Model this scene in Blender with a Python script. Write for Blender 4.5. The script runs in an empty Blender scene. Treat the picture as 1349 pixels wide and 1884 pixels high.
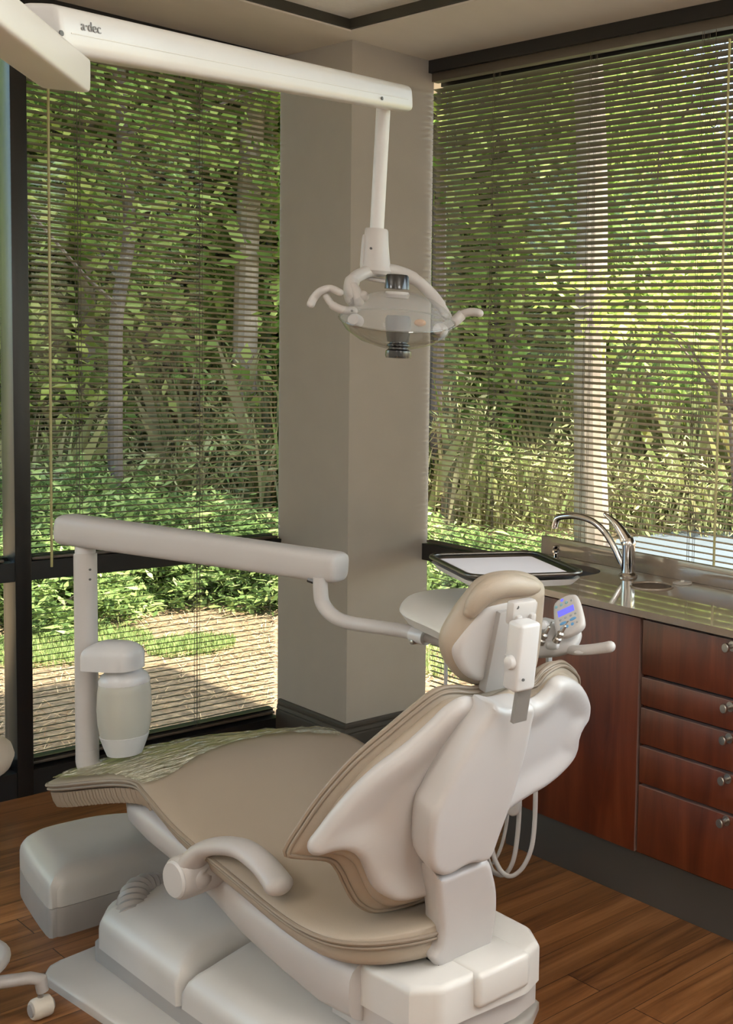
import bpy, bmesh, math, random
import numpy as np
from mathutils import Vector, Matrix, noise
from mathutils.geometry import delaunay_2d_cdt
random.seed(7); rng = np.random.default_rng(7)
scn = bpy.context.scene; COL = scn.collection
R = math.radians
# ------------------------------------------------------------------ camera calibration
F, CX, CY = 2122.1, 1644.04, 840.61
YAW, PIT, ROL = .957043283, .0719298261, .0431989548
CAM = np.array([-2.37161991, -4.19549712, 1.60121706])
def _rot(a, b, c):
    ca, sa, cb, sb, cc, sc = np.cos(a), np.sin(a), np.cos(b), np.sin(b), np.cos(c), np.sin(c)
    Rz = np.array([[ca, -sa, 0], [sa, ca, 0], [0, 0, 1]])
    B = np.array([[1, 0, 0], [0, 0, -1], [0, 1, 0]])
    Rx = np.array([[1, 0, 0], [0, cb, -sb], [0, sb, cb]])
    Rr = np.array([[cc, -sc, 0], [sc, cc, 0], [0, 0, 1]])
    return Rr @ Rx @ B @ Rz
MR = _rot(YAW, PIT, ROL)
def ray(x, y): return MR.T @ np.array([(x-CX)/F, (y-CY)/F, 1.])
def at(x, y, ax, val):                     # measured photo point on the plane (axis = value)
    d = ray(x, y); return Vector(CAM + d*((val-CAM[ax])/d[ax]))
def W(x, y, dep): return Vector(CAM + ray(x, y)*dep)   # measured photo point at its distance
cd = bpy.data.cameras.new('camera'); cam = bpy.data.objects.new('camera', cd); COL.objects.link(cam)
cd.sensor_fit = 'VERTICAL'; cd.sensor_height = 24; cd.lens = F/1884*24
cd.shift_x = (674.5-CX)/1884; cd.shift_y = (CY-942)/1884
cd.clip_start = .02; cd.clip_end = 400
r_, d_, f_ = MR
m = Matrix(((r_[0], -d_[0], -f_[0], CAM[0]), (r_[1], -d_[1], -f_[1], CAM[1]), (r_[2], -d_[2], -f_[2], CAM[2]), (0, 0, 0, 1)))
cam.matrix_world = m; scn.camera = cam
# ------------------------------------------------------------------ materials
def srgb(r, g, b):
    f = lambda c: (c/255/12.92) if c/255 <= .04045 else ((c/255+.055)/1.055)**2.4
    return (f(r), f(g), f(b), 1)
def newmat(name):
    m = bpy.data.materials.new(name); m.use_nodes = True
    nt = m.node_tree; b = nt.nodes['Principled BSDF']; return m, nt, b
def plain(name, col, rough=.5, metal=0, bump=0, bscale=200, var=0, vscale=8, coat=0, spec=.5, sub=0):
    m, nt, b = newmat(name); N = nt.nodes; L = nt.links
    b.inputs['Base Color'].default_value = col; b.inputs['Roughness'].default_value = rough
    b.inputs['Metallic'].default_value = metal; b.inputs['Coat Weight'].default_value = coat
    b.inputs['Specular IOR Level'].default_value = spec
    tc = N.new('ShaderNodeTexCoord')
    n = N.new('ShaderNodeTexNoise'); n.inputs['Scale'].default_value = vscale; n.inputs['Detail'].default_value = 4
    L.new(tc.outputs['Object'], n.inputs['Vector'])
    mx = N.new('ShaderNodeMix'); mx.data_type = 'RGBA'; mx.blend_type = 'MULTIPLY'; mx.inputs[0].default_value = 1
    cr = N.new('ShaderNodeValToRGB'); v = max(var, .03)
    cr.color_ramp.elements[0].color = (1-v, 1-v, 1-v, 1); cr.color_ramp.elements[1].color = (1+v*.3, 1+v*.3, 1+v*.3, 1)
    cr.color_ramp.elements[0].position = .3; cr.color_ramp.elements[1].position = .7
    L.new(n.outputs['Fac'], cr.inputs[0]); mx.inputs[6].default_value = col; L.new(cr.outputs[0], mx.inputs[7])
    L.new(mx.outputs[2], b.inputs['Base Color'])
    if bump:
        n2 = N.new('ShaderNodeTexNoise'); n2.inputs['Scale'].default_value = bscale; L.new(tc.outputs['Object'], n2.inputs['Vector'])
        bp = N.new('ShaderNodeBump'); bp.inputs['Strength'].default_value = bump; bp.inputs['Distance'].default_value = .002
        L.new(n2.outputs['Fac'], bp.inputs['Height']); L.new(bp.outputs[0], b.inputs['Normal'])
    return m
def wood(name, cols, axis, plank=None, rough=.4, stretch=14, scale=1.6):
    m, nt, b = newmat(name); N = nt.nodes; L = nt.links
    tc = N.new('ShaderNodeTexCoord'); mp = N.new('ShaderNodeMapping')
    s = [stretch, stretch, stretch]; s[axis] = 1; mp.inputs['Scale'].default_value = s
    L.new(tc.outputs['Object'], mp.inputs['Vector'])
    vec = mp.outputs[0]; mort = None
    if plank:
        br = N.new('ShaderNodeTexBrick'); br.inputs['Scale'].default_value = 1
        br.inputs['Brick Width'].default_value = plank[0]; br.inputs['Row Height'].default_value = plank[1]
        br.inputs['Mortar Size'].default_value = .0012; br.inputs['Color1'].default_value = (0, 0, 0, 1); br.inputs['Color2'].default_value = (1, 1, 1, 1)
        br.inputs['Mortar'].default_value = (.5, .5, .5, 1); br.inputs['Bias'].default_value = 0; br.offset = .37
        L.new(tc.outputs['Object'], br.inputs['Vector'])
        ad = N.new('ShaderNodeVectorMath'); ad.operation = 'MULTIPLY_ADD'
        L.new(br.outputs['Color'], ad.inputs[0]); ad.inputs[1].default_value = (7, 7, 7); L.new(mp.outputs[0], ad.inputs[2]); vec = ad.outputs[0]
        mort = br
    n1 = N.new('ShaderNodeTexNoise'); n1.inputs['Scale'].default_value = scale; n1.inputs['Detail'].default_value = 7; n1.inputs['Roughness'].default_value = .62; n1.inputs['Distortion'].default_value = .9
    L.new(vec, n1.inputs['Vector'])
    cr = N.new('ShaderNodeValToRGB'); E = cr.color_ramp.elements
    E[0].position = .3; E[0].color = cols[0]; E[1].position = .72; E[1].color = cols[2]
    e = E.new(.5); e.color = cols[1]
    L.new(n1.outputs['Fac'], cr.inputs[0]); out = cr.outputs[0]
    if plank:
        mx = N.new('ShaderNodeMix'); mx.data_type = 'RGBA'; mx.blend_type = 'MULTIPLY'; mx.inputs[0].default_value = 1
        c2 = N.new('ShaderNodeValToRGB'); c2.color_ramp.elements[0].color = (.76, .76, .76, 1); c2.color_ramp.elements[1].color = (1.12, 1.1, 1.06, 1)
        L.new(mort.outputs['Color'], c2.inputs[0]); L.new(out, mx.inputs[6]); L.new(c2.outputs[0], mx.inputs[7])
        m2 = N.new('ShaderNodeMix'); m2.data_type = 'RGBA'; L.new(mort.outputs['Fac'], m2.inputs[0]); L.new(mx.outputs[2], m2.inputs[6]); m2.inputs[7].default_value = (.03, .015, .008, 1)
        out = m2.outputs[2]
    L.new(out, b.inputs['Base Color']); b.inputs['Roughness'].default_value = rough
    bp = N.new('ShaderNodeBump'); bp.inputs['Strength'].default_value = .12; bp.inputs['Distance'].default_value = .002
    L.new(n1.outputs['Fac'], bp.inputs['Height']); L.new(bp.outputs[0], b.inputs['Normal'])
    return m
MAT = {}
MAT['white'] = plain('white_plastic', (.45, .43, .415, 1), .36, var=.02, spec=.4)
MAT['white2'] = plain('satin_white_enamel', (.53, .53, .53, 1), .28)
MAT['cool'] = plain('pale_grey_plastic', (.56, .55, .525, 1), .33)
MAT['greyp'] = plain('grey_plastic', (.34, .325, .31, 1), .4)
MAT['cream'] = plain('cream_plastic', (.66, .62, .54, 1), .45)
MAT['vinyl'] = plain('beige_vinyl', (.35, .292, .228, 1), .42, bump=.25, bscale=900, var=.05, vscale=3, spec=.4)
MAT['vinyl_d'] = plain('brown_beige_vinyl_piping', (.25, .20, .15, 1), .5, bump=.2, bscale=900)
MAT['wall'] = plain('greige_wall_paint', (.375, .348, .308, 1), .75, bump=.15, bscale=350, var=.02)
MAT['soffit'] = plain('greige_soffit_paint', (.66, .61, .53, 1), .8, bump=.1, bscale=300)
MAT['wall2'] = plain('off_white_wall_paint', (.66, .64, .60, 1), .8)
MAT['base'] = plain('dark_taupe_baseboard', (.05, .042, .033, 1), .62)
MAT['kick'] = plain('charcoal_toe_kick', (.075, .066, .058, 1), .45)
MAT['black'] = plain('black_anodised_frame', (.008, .008, .008, 1), .35)
MAT['blackp'] = plain('black_plastic', (.012, .012, .012, 1), .25, coat=.4)
MAT['dkgrey'] = plain('dark_grey_plastic', (.07, .07, .068, 1), .45)
MAT['counter'] = plain('taupe_polished_countertop', (.27, .215, .165, 1), .09, var=.05, vscale=60, coat=.5, spec=.8)
MAT['chrome'] = plain('chrome', (.75, .73, .72, 1), .07, 1)
MAT['steel'] = plain('brushed_steel', (.42, .40, .37, 1), .32, 1)
MAT['traymetal'] = plain('dark_steel_tray', (.12, .115, .105, 1), .3, 1)
MAT['paper'] = plain('white_paper_liner', (.62, .62, .66, 1), .8)
MAT['tile'] = plain('white_ceiling_tile', (.80, .78, .72, 1), .9, bump=.5, bscale=120, var=.05, vscale=40)
MAT['grid'] = plain('cream_grid_bar', (.6, .58, .52, 1), .6)
MAT['reveal'] = plain('dark_olive_reveal', (.035, .032, .022, 1), .6)
MAT['slat'] = plain('bronze_brown_slat', (.085, .068, .050, 1), .38)
MAT['cord'] = plain('brown_cord', (.1, .085, .06, 1), .7)
MAT['wand'] = plain('yellowed_clear_wand', (.42, .40, .2, 1), .25)
MAT['yellow'] = plain('yellow_maple_edge', (.55, .38, .12, 1), .4)
MAT['hose'] = plain('light_grey_tubing', (.44, .42, .40, 1), .4)
MAT['copper'] = plain('orange_bulb_cap', (.5, .24, .06, 1), .4)
MAT['bark'] = plain('tree_bark', (.34, .26, .20, 1), .95, bump=1, bscale=14, var=.45, vscale=6)
MAT['barkd'] = plain('dark_tree_bark', (.13, .10, .08, 1), .95, bump=1, bscale=14, var=.4, vscale=6)
MAT['asphalt'] = plain('grey_pavement', (.085, .10, .12, 1), .8, var=.15, vscale=3)
MAT['outwall'] = plain('tan_exterior', (.4, .36, .3, 1), .9)
MAT['postgrey'] = plain('satin_grey_metal', (.30, .295, .28, 1), .4, .6)
MAT['band'] = plain('mauve_edge_band', (.20, .12, .10, 1), .4)
MAT['btn'] = plain('blue_key', (.10, .30, .55, 1), .4); MAT['btn2'] = plain('grey_key', (.30, .32, .33, 1), .4); MAT['btn3'] = plain('teal_key', (.2, .42, .5, 1), .4)
MAT['tread'] = plain('logo_grey', (.20, .20, .21, 1), .5)
MAT['floor'] = wood('amber_wood_planks', [(.115, .045, .017, 1), (.26, .112, .040, 1), (.40, .190, .075, 1)], 0, plank=(1.22, .125), rough=.33)
MAT['cherry'] = wood('cherry_wood_veneer', [(.060, .011, .004, 1), (.115, .022, .007, 1), (.18, .042, .014, 1)], 2, rough=.38, stretch=9, scale=1.3)
def emis(name, col, s):
    m, nt, b = newmat(name); b.inputs['Base Color'].default_value = (.1, .1, .1, 1)
    b.inputs['Emission Color'].default_value = col; b.inputs['Emission Strength'].default_value = s; return m
MAT['screen'] = emis('lit_violet_screen', (.10, .10, .95, 1), 1.1)
MAT['addedlamp'] = emis('added_lamp_glow', (1, .965, .93, 1), 17)  # glow of the added pendants, none of them in view
def seethrough(name, tint, gl, rough=.03):
    m, nt, b = newmat(name); N = nt.nodes; L = nt.links; N.remove(b)
    o = N['Material Output']; t = N.new('ShaderNodeBsdfTransparent'); t.inputs[0].default_value = tint
    g = N.new('ShaderNodeBsdfGlossy'); g.inputs['Roughness'].default_value = rough
    lw = N.new('ShaderNodeLayerWeight'); lw.inputs[0].default_value = .5
    pw = N.new('ShaderNodeMath'); pw.operation = 'POWER'; pw.inputs[1].default_value = 5; L.new(lw.outputs['Facing'], pw.inputs[0])
    fr = N.new('ShaderNodeMath'); fr.operation = 'MULTIPLY_ADD'; fr.inputs[1].default_value = .7; fr.inputs[2].default_value = (gl-1)*.12; L.new(pw.outputs[0], fr.inputs[0])
    mx = N.new('ShaderNodeMixShader'); L.new(fr.outputs[0], mx.inputs[0]); L.new(t.outputs[0], mx.inputs[1]); L.new(g.outputs[0], mx.inputs[2])
    L.new(mx.outputs[0], o.inputs[0]); return m
MAT['glass'] = seethrough('window_glass', (.93, .96, .94, 1), 1.25)
MAT['shield'] = seethrough('clear_lamp_shield', (.88, .87, .84, 1), 1.5)
def frosted(name, col, fac, rough=.35):
    m, nt, b = newmat(name); N = nt.nodes; L = nt.links
    b.inputs['Base Color'].default_value = col; b.inputs['Roughness'].default_value = rough
    t = N.new('ShaderNodeBsdfTransparent'); mx = N.new('ShaderNodeMixShader'); mx.inputs[0].default_value = fac
    L.new(t.outputs[0], mx.inputs[1]); L.new(b.outputs[0], mx.inputs[2]); L.new(mx.outputs[0], N['Material Output'].inputs[0]); return m
MAT['bottle'] = frosted('frosted_bottle_plastic', (.50, .50, .44, 1), .74)
MAT['reflector'] = frosted('milky_dichroic_reflector', (.50, .51, .52, 1), .30, .08)
MAT['stopper'] = frosted('clear_stopper', (.75, .72, .66, 1), .6, .1)
def filmmat():
    m, nt, b = newmat('crinkled_clear_film'); N = nt.nodes; L = nt.links; N.remove(b)
    t = N.new('ShaderNodeBsdfTransparent'); t.inputs[0].default_value = (.86, .88, .76, 1)
    g = N.new('ShaderNodeBsdfGlossy'); g.inputs['Roughness'].default_value = .12; g.inputs[0].default_value = (1, 1, .86, 1)
    tc = N.new('ShaderNodeTexCoord'); mp = N.new('ShaderNodeMapping'); mp.inputs['Scale'].default_value = (14, 60, 10); mp.inputs['Rotation'].default_value = (0, 0, .35)
    n = N.new('ShaderNodeTexNoise'); n.inputs['Scale'].default_value = 1.2; n.inputs['Detail'].default_value = 5
    L.new(tc.outputs['Object'], mp.inputs[0]); L.new(mp.outputs[0], n.inputs['Vector'])
    bp = N.new('ShaderNodeBump'); bp.inputs['Strength'].default_value = 1; bp.inputs['Distance'].default_value = .05
    L.new(n.outputs['Fac'], bp.inputs['Height']); L.new(bp.outputs[0], g.inputs['Normal'])
    mx = N.new('ShaderNodeMixShader'); mx.inputs[0].default_value = .40
    L.new(t.outputs[0], mx.inputs[1]); L.new(g.outputs[0], mx.inputs[2]); L.new(mx.outputs[0], N['Material Output'].inputs[0]); return m
MAT['film'] = filmmat()
def leafmat(name, cols, tr=.5):
    m, nt, b = newmat(name); N = nt.nodes; L = nt.links; N.remove(b)
    g = N.new('ShaderNodeNewGeometry'); cr = N.new('ShaderNodeValToRGB'); E = cr.color_ramp.elements
    E[0].color = cols[0]; E[1].color = cols[-1]
    for i, c in enumerate(cols[1:-1]): E.new((i+1)/(len(cols)-1)).color = c
    L.new(g.outputs['Random Per Island'], cr.inputs[0])
    d = N.new('ShaderNodeBsdfDiffuse'); t = N.new('ShaderNodeBsdfTranslucent'); mx = N.new('ShaderNodeMixShader'); mx.inputs[0].default_value = tr
    L.new(cr.outputs[0], d.inputs[0]); L.new(cr.outputs[0], t.inputs[0]); L.new(d.outputs[0], mx.inputs[1]); L.new(t.outputs[0], mx.inputs[2])
    L.new(mx.outputs[0], N['Material Output'].inputs[0]); return m
MAT['leaf'] = leafmat('leaf_green', [(.10, .17, .04, 1), (.21, .32, .07, 1), (.40, .50, .13, 1), (.62, .70, .24, 1)])
MAT['leafy'] = leafmat('leaf_yellow_green', [(.20, .28, .06, 1), (.50, .57, .14, 1), (.76, .78, .30, 1)])
MAT['leafd'] = leafmat('leaf_shrub', [(.07, .11, .04, 1), (.15, .22, .07, 1), (.28, .36, .12, 1), (.48, .55, .22, 1)], .4)
MAT['needle'] = leafmat('dry_brush', [(.22, .25, .09, 1), (.42, .42, .18, 1), (.62, .56, .32, 1), (.40, .50, .18, 1)], .45)
MAT['grass'] = leafmat('grass_blades', [(.26, .33, .11, 1), (.42, .50, .20, 1)], .4)
MAT['straw'] = leafmat('pine_needles', [(.22, .13, .07, 1), (.42, .28, .16, 1), (.60, .44, .27, 1)], .15)
MAT['petal'] = leafmat('pink_petal', [(.8, .5, .62, 1), (.9, .7, .8, 1)], .4)
def groundmat():
    m, nt, b = newmat('pine_straw_ground'); N = nt.nodes; L = nt.links
    tc = N.new('ShaderNodeTexCoord'); n = N.new('ShaderNodeTexNoise'); n.inputs['Scale'].default_value = 30; n.inputs['Detail'].default_value = 8; n.inputs['Roughness'].default_value = .75
    n2 = N.new('ShaderNodeTexNoise'); n2.inputs['Scale'].default_value = 1.1; n2.inputs['Detail'].default_value = 3
    L.new(tc.outputs['Object'], n.inputs['Vector']); L.new(tc.outputs['Object'], n2.inputs['Vector'])
    cr = N.new('ShaderNodeValToRGB'); E = cr.color_ramp.elements; E[0].position = .32; E[0].color = (.11, .065, .035, 1); E[1].position = .7; E[1].color = (.50, .36, .22, 1)
    L.new(n.outputs['Fac'], cr.inputs[0]); L.new(cr.outputs[0], b.inputs['Base Color']); b.inputs['Roughness'].default_value = 1
    bp = N.new('ShaderNodeBump'); bp.inputs['Distance'].default_value = .03; L.new(n.outputs['Fac'], bp.inputs['Height']); L.new(bp.outputs[0], b.inputs['Normal']); return m
MAT['ground'] = groundmat()
# ------------------------------------------------------------------ object helpers
def thing(name, label, cat, loc=(0, 0, 0), group=None):
    o = bpy.data.objects.new(name, None); COL.objects.link(o); o.location = loc; o.empty_display_size = .1
    o['label'] = label; o['category'] = cat
    if group: o['group'] = group
    return o
def tag(o, label, cat, group=None, kind=None):
    o['label'] = label; o['category'] = cat
    if group: o['group'] = group
    if kind: o['kind'] = kind
    return o
def link(name, me, mat, parent=None, smooth=True):
    o = bpy.data.objects.new(name, me); COL.objects.link(o)
    if mat: me.materials.append(MAT[mat])
    if parent is not None:
        o.parent = parent
        p = parent; off = Vector((0, 0, 0))
        while p is not None: off += p.location; p = p.parent
        me.transform(Matrix.Translation(-off))
    if smooth:
        me.polygons.foreach_set('use_smooth', [True]*len(me.polygons)); me.update()
        try: me.set_sharp_from_angle(angle=R(38))
        except Exception: pass
    return o
def frombm(name, bm, mat, parent=None, smooth=True, fix=True):
    if fix: bmesh.ops.recalc_face_normals(bm, faces=bm.faces)
    me = bpy.data.meshes.new(name); bm.to_mesh(me); bm.free(); return link(name, me, mat, parent, smooth)
def struct(o, label=None):
    o['kind'] = 'structure'
    if label: o['label'] = label
    return o
def box(bm, a, b, bev=0, seg=2, mat=None):
    a = Vector(a); b = Vector(b); lo = Vector(map(min, a, b)); hi = Vector(map(max, a, b))
    t = bmesh.new(); bmesh.ops.create_cube(t, size=1)
    for v in t.verts: v.co = Vector(((lo[i]+hi[i])/2+v.co[i]*(hi[i]-lo[i]) for i in range(3)))
    if bev: bmesh.ops.bevel(t, geom=t.edges[:], offset=bev, segments=seg, profile=.5, affect='EDGES')
    if mat: bmesh.ops.transform(t, matrix=mat, verts=t.verts)
    me = bpy.data.meshes.new('t'); t.to_mesh(me); t.free(); bm.from_mesh(me); bpy.data.meshes.remove(me)
def obox(name, a, b, mat, parent=None, bev=0, seg=2, mtx=None):
    bm = bmesh.new(); box(bm, a, b, bev, seg, mtx); return frombm(name, bm, mat, parent)
def catmull(pts, n=6, closed=False):
    P = [Vector(p) for p in pts]; out = []; k = len(P)
    rngi = range(k if closed else k-1)
    for i in rngi:
        if closed: a, b, c, d = P[(i-1) % k], P[i], P[(i+1) % k], P[(i+2) % k]
        else: a, b, c, d = P[max(i-1, 0)], P[i], P[i+1], P[min(i+2, k-1)]
        for j in range(n):
            t = j/n
            out.append(.5*((2*b)+(c-a)*t+(2*a-5*b+4*c-d)*t*t+(3*b-a-3*c+d)*t**3))
    if not closed: out.append(P[-1].copy())
    return out
def sweep(bm, path, rad, sides=12, closed=False, caps=True, up=None, flat=1.0, roundcap=False):
    """tube along path; rad number or list; flat = width ratio across 'up'"""
    P = [Vector(p) for p in path]; n = len(P)
    rr = [rad]*n if not hasattr(rad, '__len__') else list(rad)
    if roundcap and not closed:
        d0 = (P[0]-P[1]).normalized(); d1 = (P[-1]-P[-2]).normalized()
        A = [(P[0]+d0*rr[0]*math.sin(t), rr[0]*math.cos(t)) for t in (1.45, 1.1, .75, .35)]
        B = [(P[-1]+d1*rr[-1]*math.sin(t), rr[-1]*math.cos(t)) for t in (.35, .75, 1.1, 1.45)]
        P = [a[0] for a in A]+P+[b[0] for b in B]; rr = [a[1] for a in A]+rr+[b[1] for b in B]; n = len(P)
    T = []
    for i in range(n):
        if closed: t = P[(i+1) % n]-P[i-1]
        else: t = P[min(i+1, n-1)]-P[max(i-1, 0)]
        T.append(t.normalized())
    ref = Vector(up) if up else (Vector((0, 0, 1)) if abs(T[0].z) < .9 else Vector((1, 0, 0)))
    nrm = (ref-T[0]*ref.dot(T[0])).normalized(); rings = []
    for i in range(n):
        if up:
            q = (ref-T[i]*ref.dot(T[i]))
            if q.length > .15: nrm = q.normalized()
            else: nrm = (nrm-T[i]*nrm.dot(T[i])).normalized()
        else: nrm = (nrm-T[i]*nrm.dot(T[i])).normalized()
        bi = T[i].cross(nrm)
        fl = flat[i] if hasattr(flat, '__len__') else flat
        rings.append([bm.verts.new(P[i]+nrm*math.cos(2*math.pi*k/sides)*rr[i]+bi*math.sin(2*math.pi*k/sides)*rr[i]*fl) for k in range(sides)])
    for i in range(n if closed else n-1):
        a, b = rings[i], rings[(i+1) % n]
        for k in range(sides): bm.faces.new((a[k], a[(k+1) % sides], b[(k+1) % sides], b[k]))
    if caps and not closed:
        bm.faces.new(rings[0][::-1]); bm.faces.new(rings[-1])
def tube(name, path, rad, mat, parent=None, sides=14, n=8, smoothpath=True, **k):
    bm = bmesh.new(); sweep(bm, catmull(path, n, k.get('closed', False)) if smoothpath else path, rad if not hasattr(rad, '__len__') else rad, sides, **k)
    return frombm(name, bm, mat, parent)
def lathe(bm, prof, org=(0, 0, 0), axis=(0, 0, 1), seg=32):
    ax = Vector(axis).normalized(); q = Vector((0, 0, 1)).rotation_difference(ax); org = Vector(org); rings = []
    for r, z in prof:
        if r < 1e-6: rings.append([bm.verts.new(org+q @ Vector((0, 0, z)))])
        else: rings.append([bm.verts.new(org+q @ Vector((r*math.cos(2*math.pi*k/seg), r*math.sin(2*math.pi*k/seg), z))) for k in range(seg)])
    for a, b in zip(rings, rings[1:]):
        if len(a) == 1 and len(b) == 1: continue
        for k in range(seg):
            if len(a) == 1: bm.faces.new((a[0], b[k], b[(k+1) % seg]))
            elif len(b) == 1: bm.faces.new((a[k], a[(k+1) % seg], b[0]))
            else: bm.faces.new((a[k], a[(k+1) % seg], b[(k+1) % seg], b[k]))
def lobj(name, prof, org, axis, mat, parent=None, seg=32):
    bm = bmesh.new(); lathe(bm, prof, org, axis, seg); return frombm(name, bm, mat, parent)
def resample(poly, step):
    P = np.array([[p[0], p[1]] for p in poly]); Q = np.vstack([P, P[:1]]); d = np.hypot(*np.diff(Q, axis=0).T)
    s = np.concatenate([[0], np.cumsum(d)]); n = max(8, int(s[-1]/step)); u = np.linspace(0, s[-1], n, endpoint=False)
    return np.stack([np.interp(u, s, Q[:, 0]), np.interp(u, s, Q[:, 1])], 1)
def inside(pts, poly):
    x, y = pts[:, 0:1], pts[:, 1:2]; a = poly; b = np.roll(poly, -1, 0)
    c = ((a[:, 1] > y) != (b[:, 1] > y)) & (x < (b[:, 0]-a[:, 0])*(y-a[:, 1])/(b[:, 1]-a[:, 1]+1e-15)+a[:, 0])
    return c.sum(1) % 2 == 1
def edist(pts, poly):
    a = poly; b = np.roll(poly, -1, 0); ab = b-a
    ap = pts[:, None]-a[None]; t = np.clip((ap*ab).sum(2)/((ab*ab).sum(1)+1e-15), 0, 1)
    return np.sqrt(((ap-t[..., None]*ab)**2).sum(2)).min(1)
def area2(p): return .5*np.sum(p[:, 0]*np.roll(p[:, 1], -1)-np.roll(p[:, 0], -1)*p[:, 1])
def field(outline, step, r, smooth=True, n=5):
    """outline -> ring points, interior points, edge distances, triangles"""
    pl = catmull([(p[0], p[1], 0) for p in outline], n, True) if smooth else outline
    O = resample(pl, step)
    if area2(O) < 0: O = O[::-1]
    tg = np.roll(O, -1, 0)-np.roll(O, 1, 0); tg /= np.hypot(*tg.T)[:, None]+1e-12; nr = np.stack([-tg[:, 1], tg[:, 0]], 1)
    pts = [O]; ins = []
    for f in (.04, .13, .28, .5, .75, 1.0):
        q = O+nr*r*f; ok = inside(q, O); q = q[ok]; dd = edist(q, O); q = q[dd > r*f*.93]; ins.append(q)
    lo, hi = O.min(0), O.max(0); g = max(step*1.3, r*.3)
    gx, gy = np.meshgrid(np.arange(lo[0], hi[0], g), np.arange(lo[1], hi[1], g)); G = np.stack([gx.ravel(), gy.ravel()], 1)
    G = G[inside(G, O)]; G = G[edist(G, O) > r*1.08]; ins.append(G)
    I = np.vstack(ins); A = np.vstack([O, I]); k = len(O)
    v, e, fs, ov, oe, of = delaunay_2d_cdt([Vector(p) for p in A], [(i, (i+1) % k) for i in range(k)], [], 1, 1e-7)
    V = np.array([[p.x, p.y] for p in v]); D = edist(V, O)
    onb = D < 1e-5
    return V, D, onb, fs, O
def pillow(name, outline, mp, tf, tb, r, mat, parent, step=.012, smooth=True, extra=None, pw=2.0, dish=0):
    V, D, onb, fs, O = field(outline, step, r, smooth)
    h = np.clip(1-(1-np.clip(D/r, 0, 1))**pw, 0, 1)**(1/pw)
    bm = bmesh.new(); fr = []; bk = []
    ds = np.clip((D-r*.8)/(r*2.6), 0, 1); ds = dish*ds*ds*(3-2*ds)
    for (u, v), hh, b, q in zip(V, h, onb, ds):
        e = extra(u, v) if extra else 0
        a = bm.verts.new(mp(u, v, (0 if b else tf*hh+e*hh))); fr.append(a)
        bk.append(a if b else bm.verts.new(mp(u, v, -tb*(hh-q))))
    for f in fs:
        try: bm.faces.new([fr[i] for i in f])
        except ValueError: pass
        try: bm.faces.new([bk[i] for i in reversed(f)])
        except ValueError: pass
    return frombm(name, bm, mat, parent)
def dome(name, outline, zb, zs, zt, r, mat, parent, step=.012, smooth=True, zfun=None, bottom=True, n=5, taper=0):
    """vertical side wall from zb to zs, rounded top to zt"""
    V, D, onb, fs, O = field(outline, step, r, smooth, n)
    h = np.clip(1-(1-np.clip(D/r, 0, 1))**2, 0, 1)**.5
    bm = bmesh.new(); fr = []; zf = zfun or (lambda x, y: 0)
    for (u, v), hh in zip(V, h): fr.append(bm.verts.new((u, v, zs+(zt-zs)*hh+zf(u, v))))
    for f in fs: bm.faces.new([fr[i] for i in f])
    c = O.mean(0)
    be = [e for e in bm.edges if len(e.link_faces) == 1]; low = {}
    for e in be:
        for v in e.verts:
            if v not in low: low[v] = bm.verts.new((c[0]+(v.co.x-c[0])*(1-taper), c[1]+(v.co.y-c[1])*(1-taper), zb))
    for e in be: bm.faces.new((e.verts[0], e.verts[1], low[e.verts[1]], low[e.verts[0]]))
    if bottom:
        ge = [e for e in bm.edges if len(e.link_faces) == 1]; bmesh.ops.contextual_create(bm, geom=ge)
    return frombm(name, bm, mat, parent)
def ring_of(outline, step, smooth=True, inset=0):
    pl = catmull([(p[0], p[1], 0) for p in outline], 6, True) if smooth else outline
    O = resample(pl, step)
    if area2(O) < 0: O = O[::-1]
    if inset:
        tg = np.roll(O, -1, 0)-np.roll(O, 1, 0); tg /= np.hypot(*tg.T)[:, None]+1e-12; nr = np.stack([-tg[:, 1], tg[:, 0]], 1); O = O+nr*inset
    return O
def piping(name, outline, mp, w, rad, mat, parent, step=.012, smooth=True, inset=0):
    O = ring_of(outline, step, smooth, inset); bm = bmesh.new()
    sweep(bm, [mp(u, v, w) for u, v in O], rad, 8, closed=True); return frombm(name, bm, mat, parent)
def text(name, body, size, mtx, mat, parent, ext=.0004):
    c = bpy.data.curves.new(name, 'FONT'); c.body = body; c.size = size; c.extrude = ext; c.align_x = 'CENTER'; c.align_y = 'CENTER'
    t = bpy.data.objects.new(name, c); COL.objects.link(t); bpy.context.view_layer.update()
    me = bpy.data.meshes.new_from_object(t.evaluated_get(bpy.context.evaluated_depsgraph_get())); bpy.data.objects.remove(t)
    me.transform(mtx); return link(name, me, mat, parent, smooth=False)
def frame_mtx(o, x, y):
    x = Vector(x).normalized(); y = Vector(y); y = (y-x*x.dot(y)).normalized(); z = x.cross(y)
    return Matrix(((x.x, y.x, z.x, o[0]), (x.y, y.y, z.y, o[1]), (x.z, y.z, z.z, o[2]), (0, 0, 0, 1)))
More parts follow.
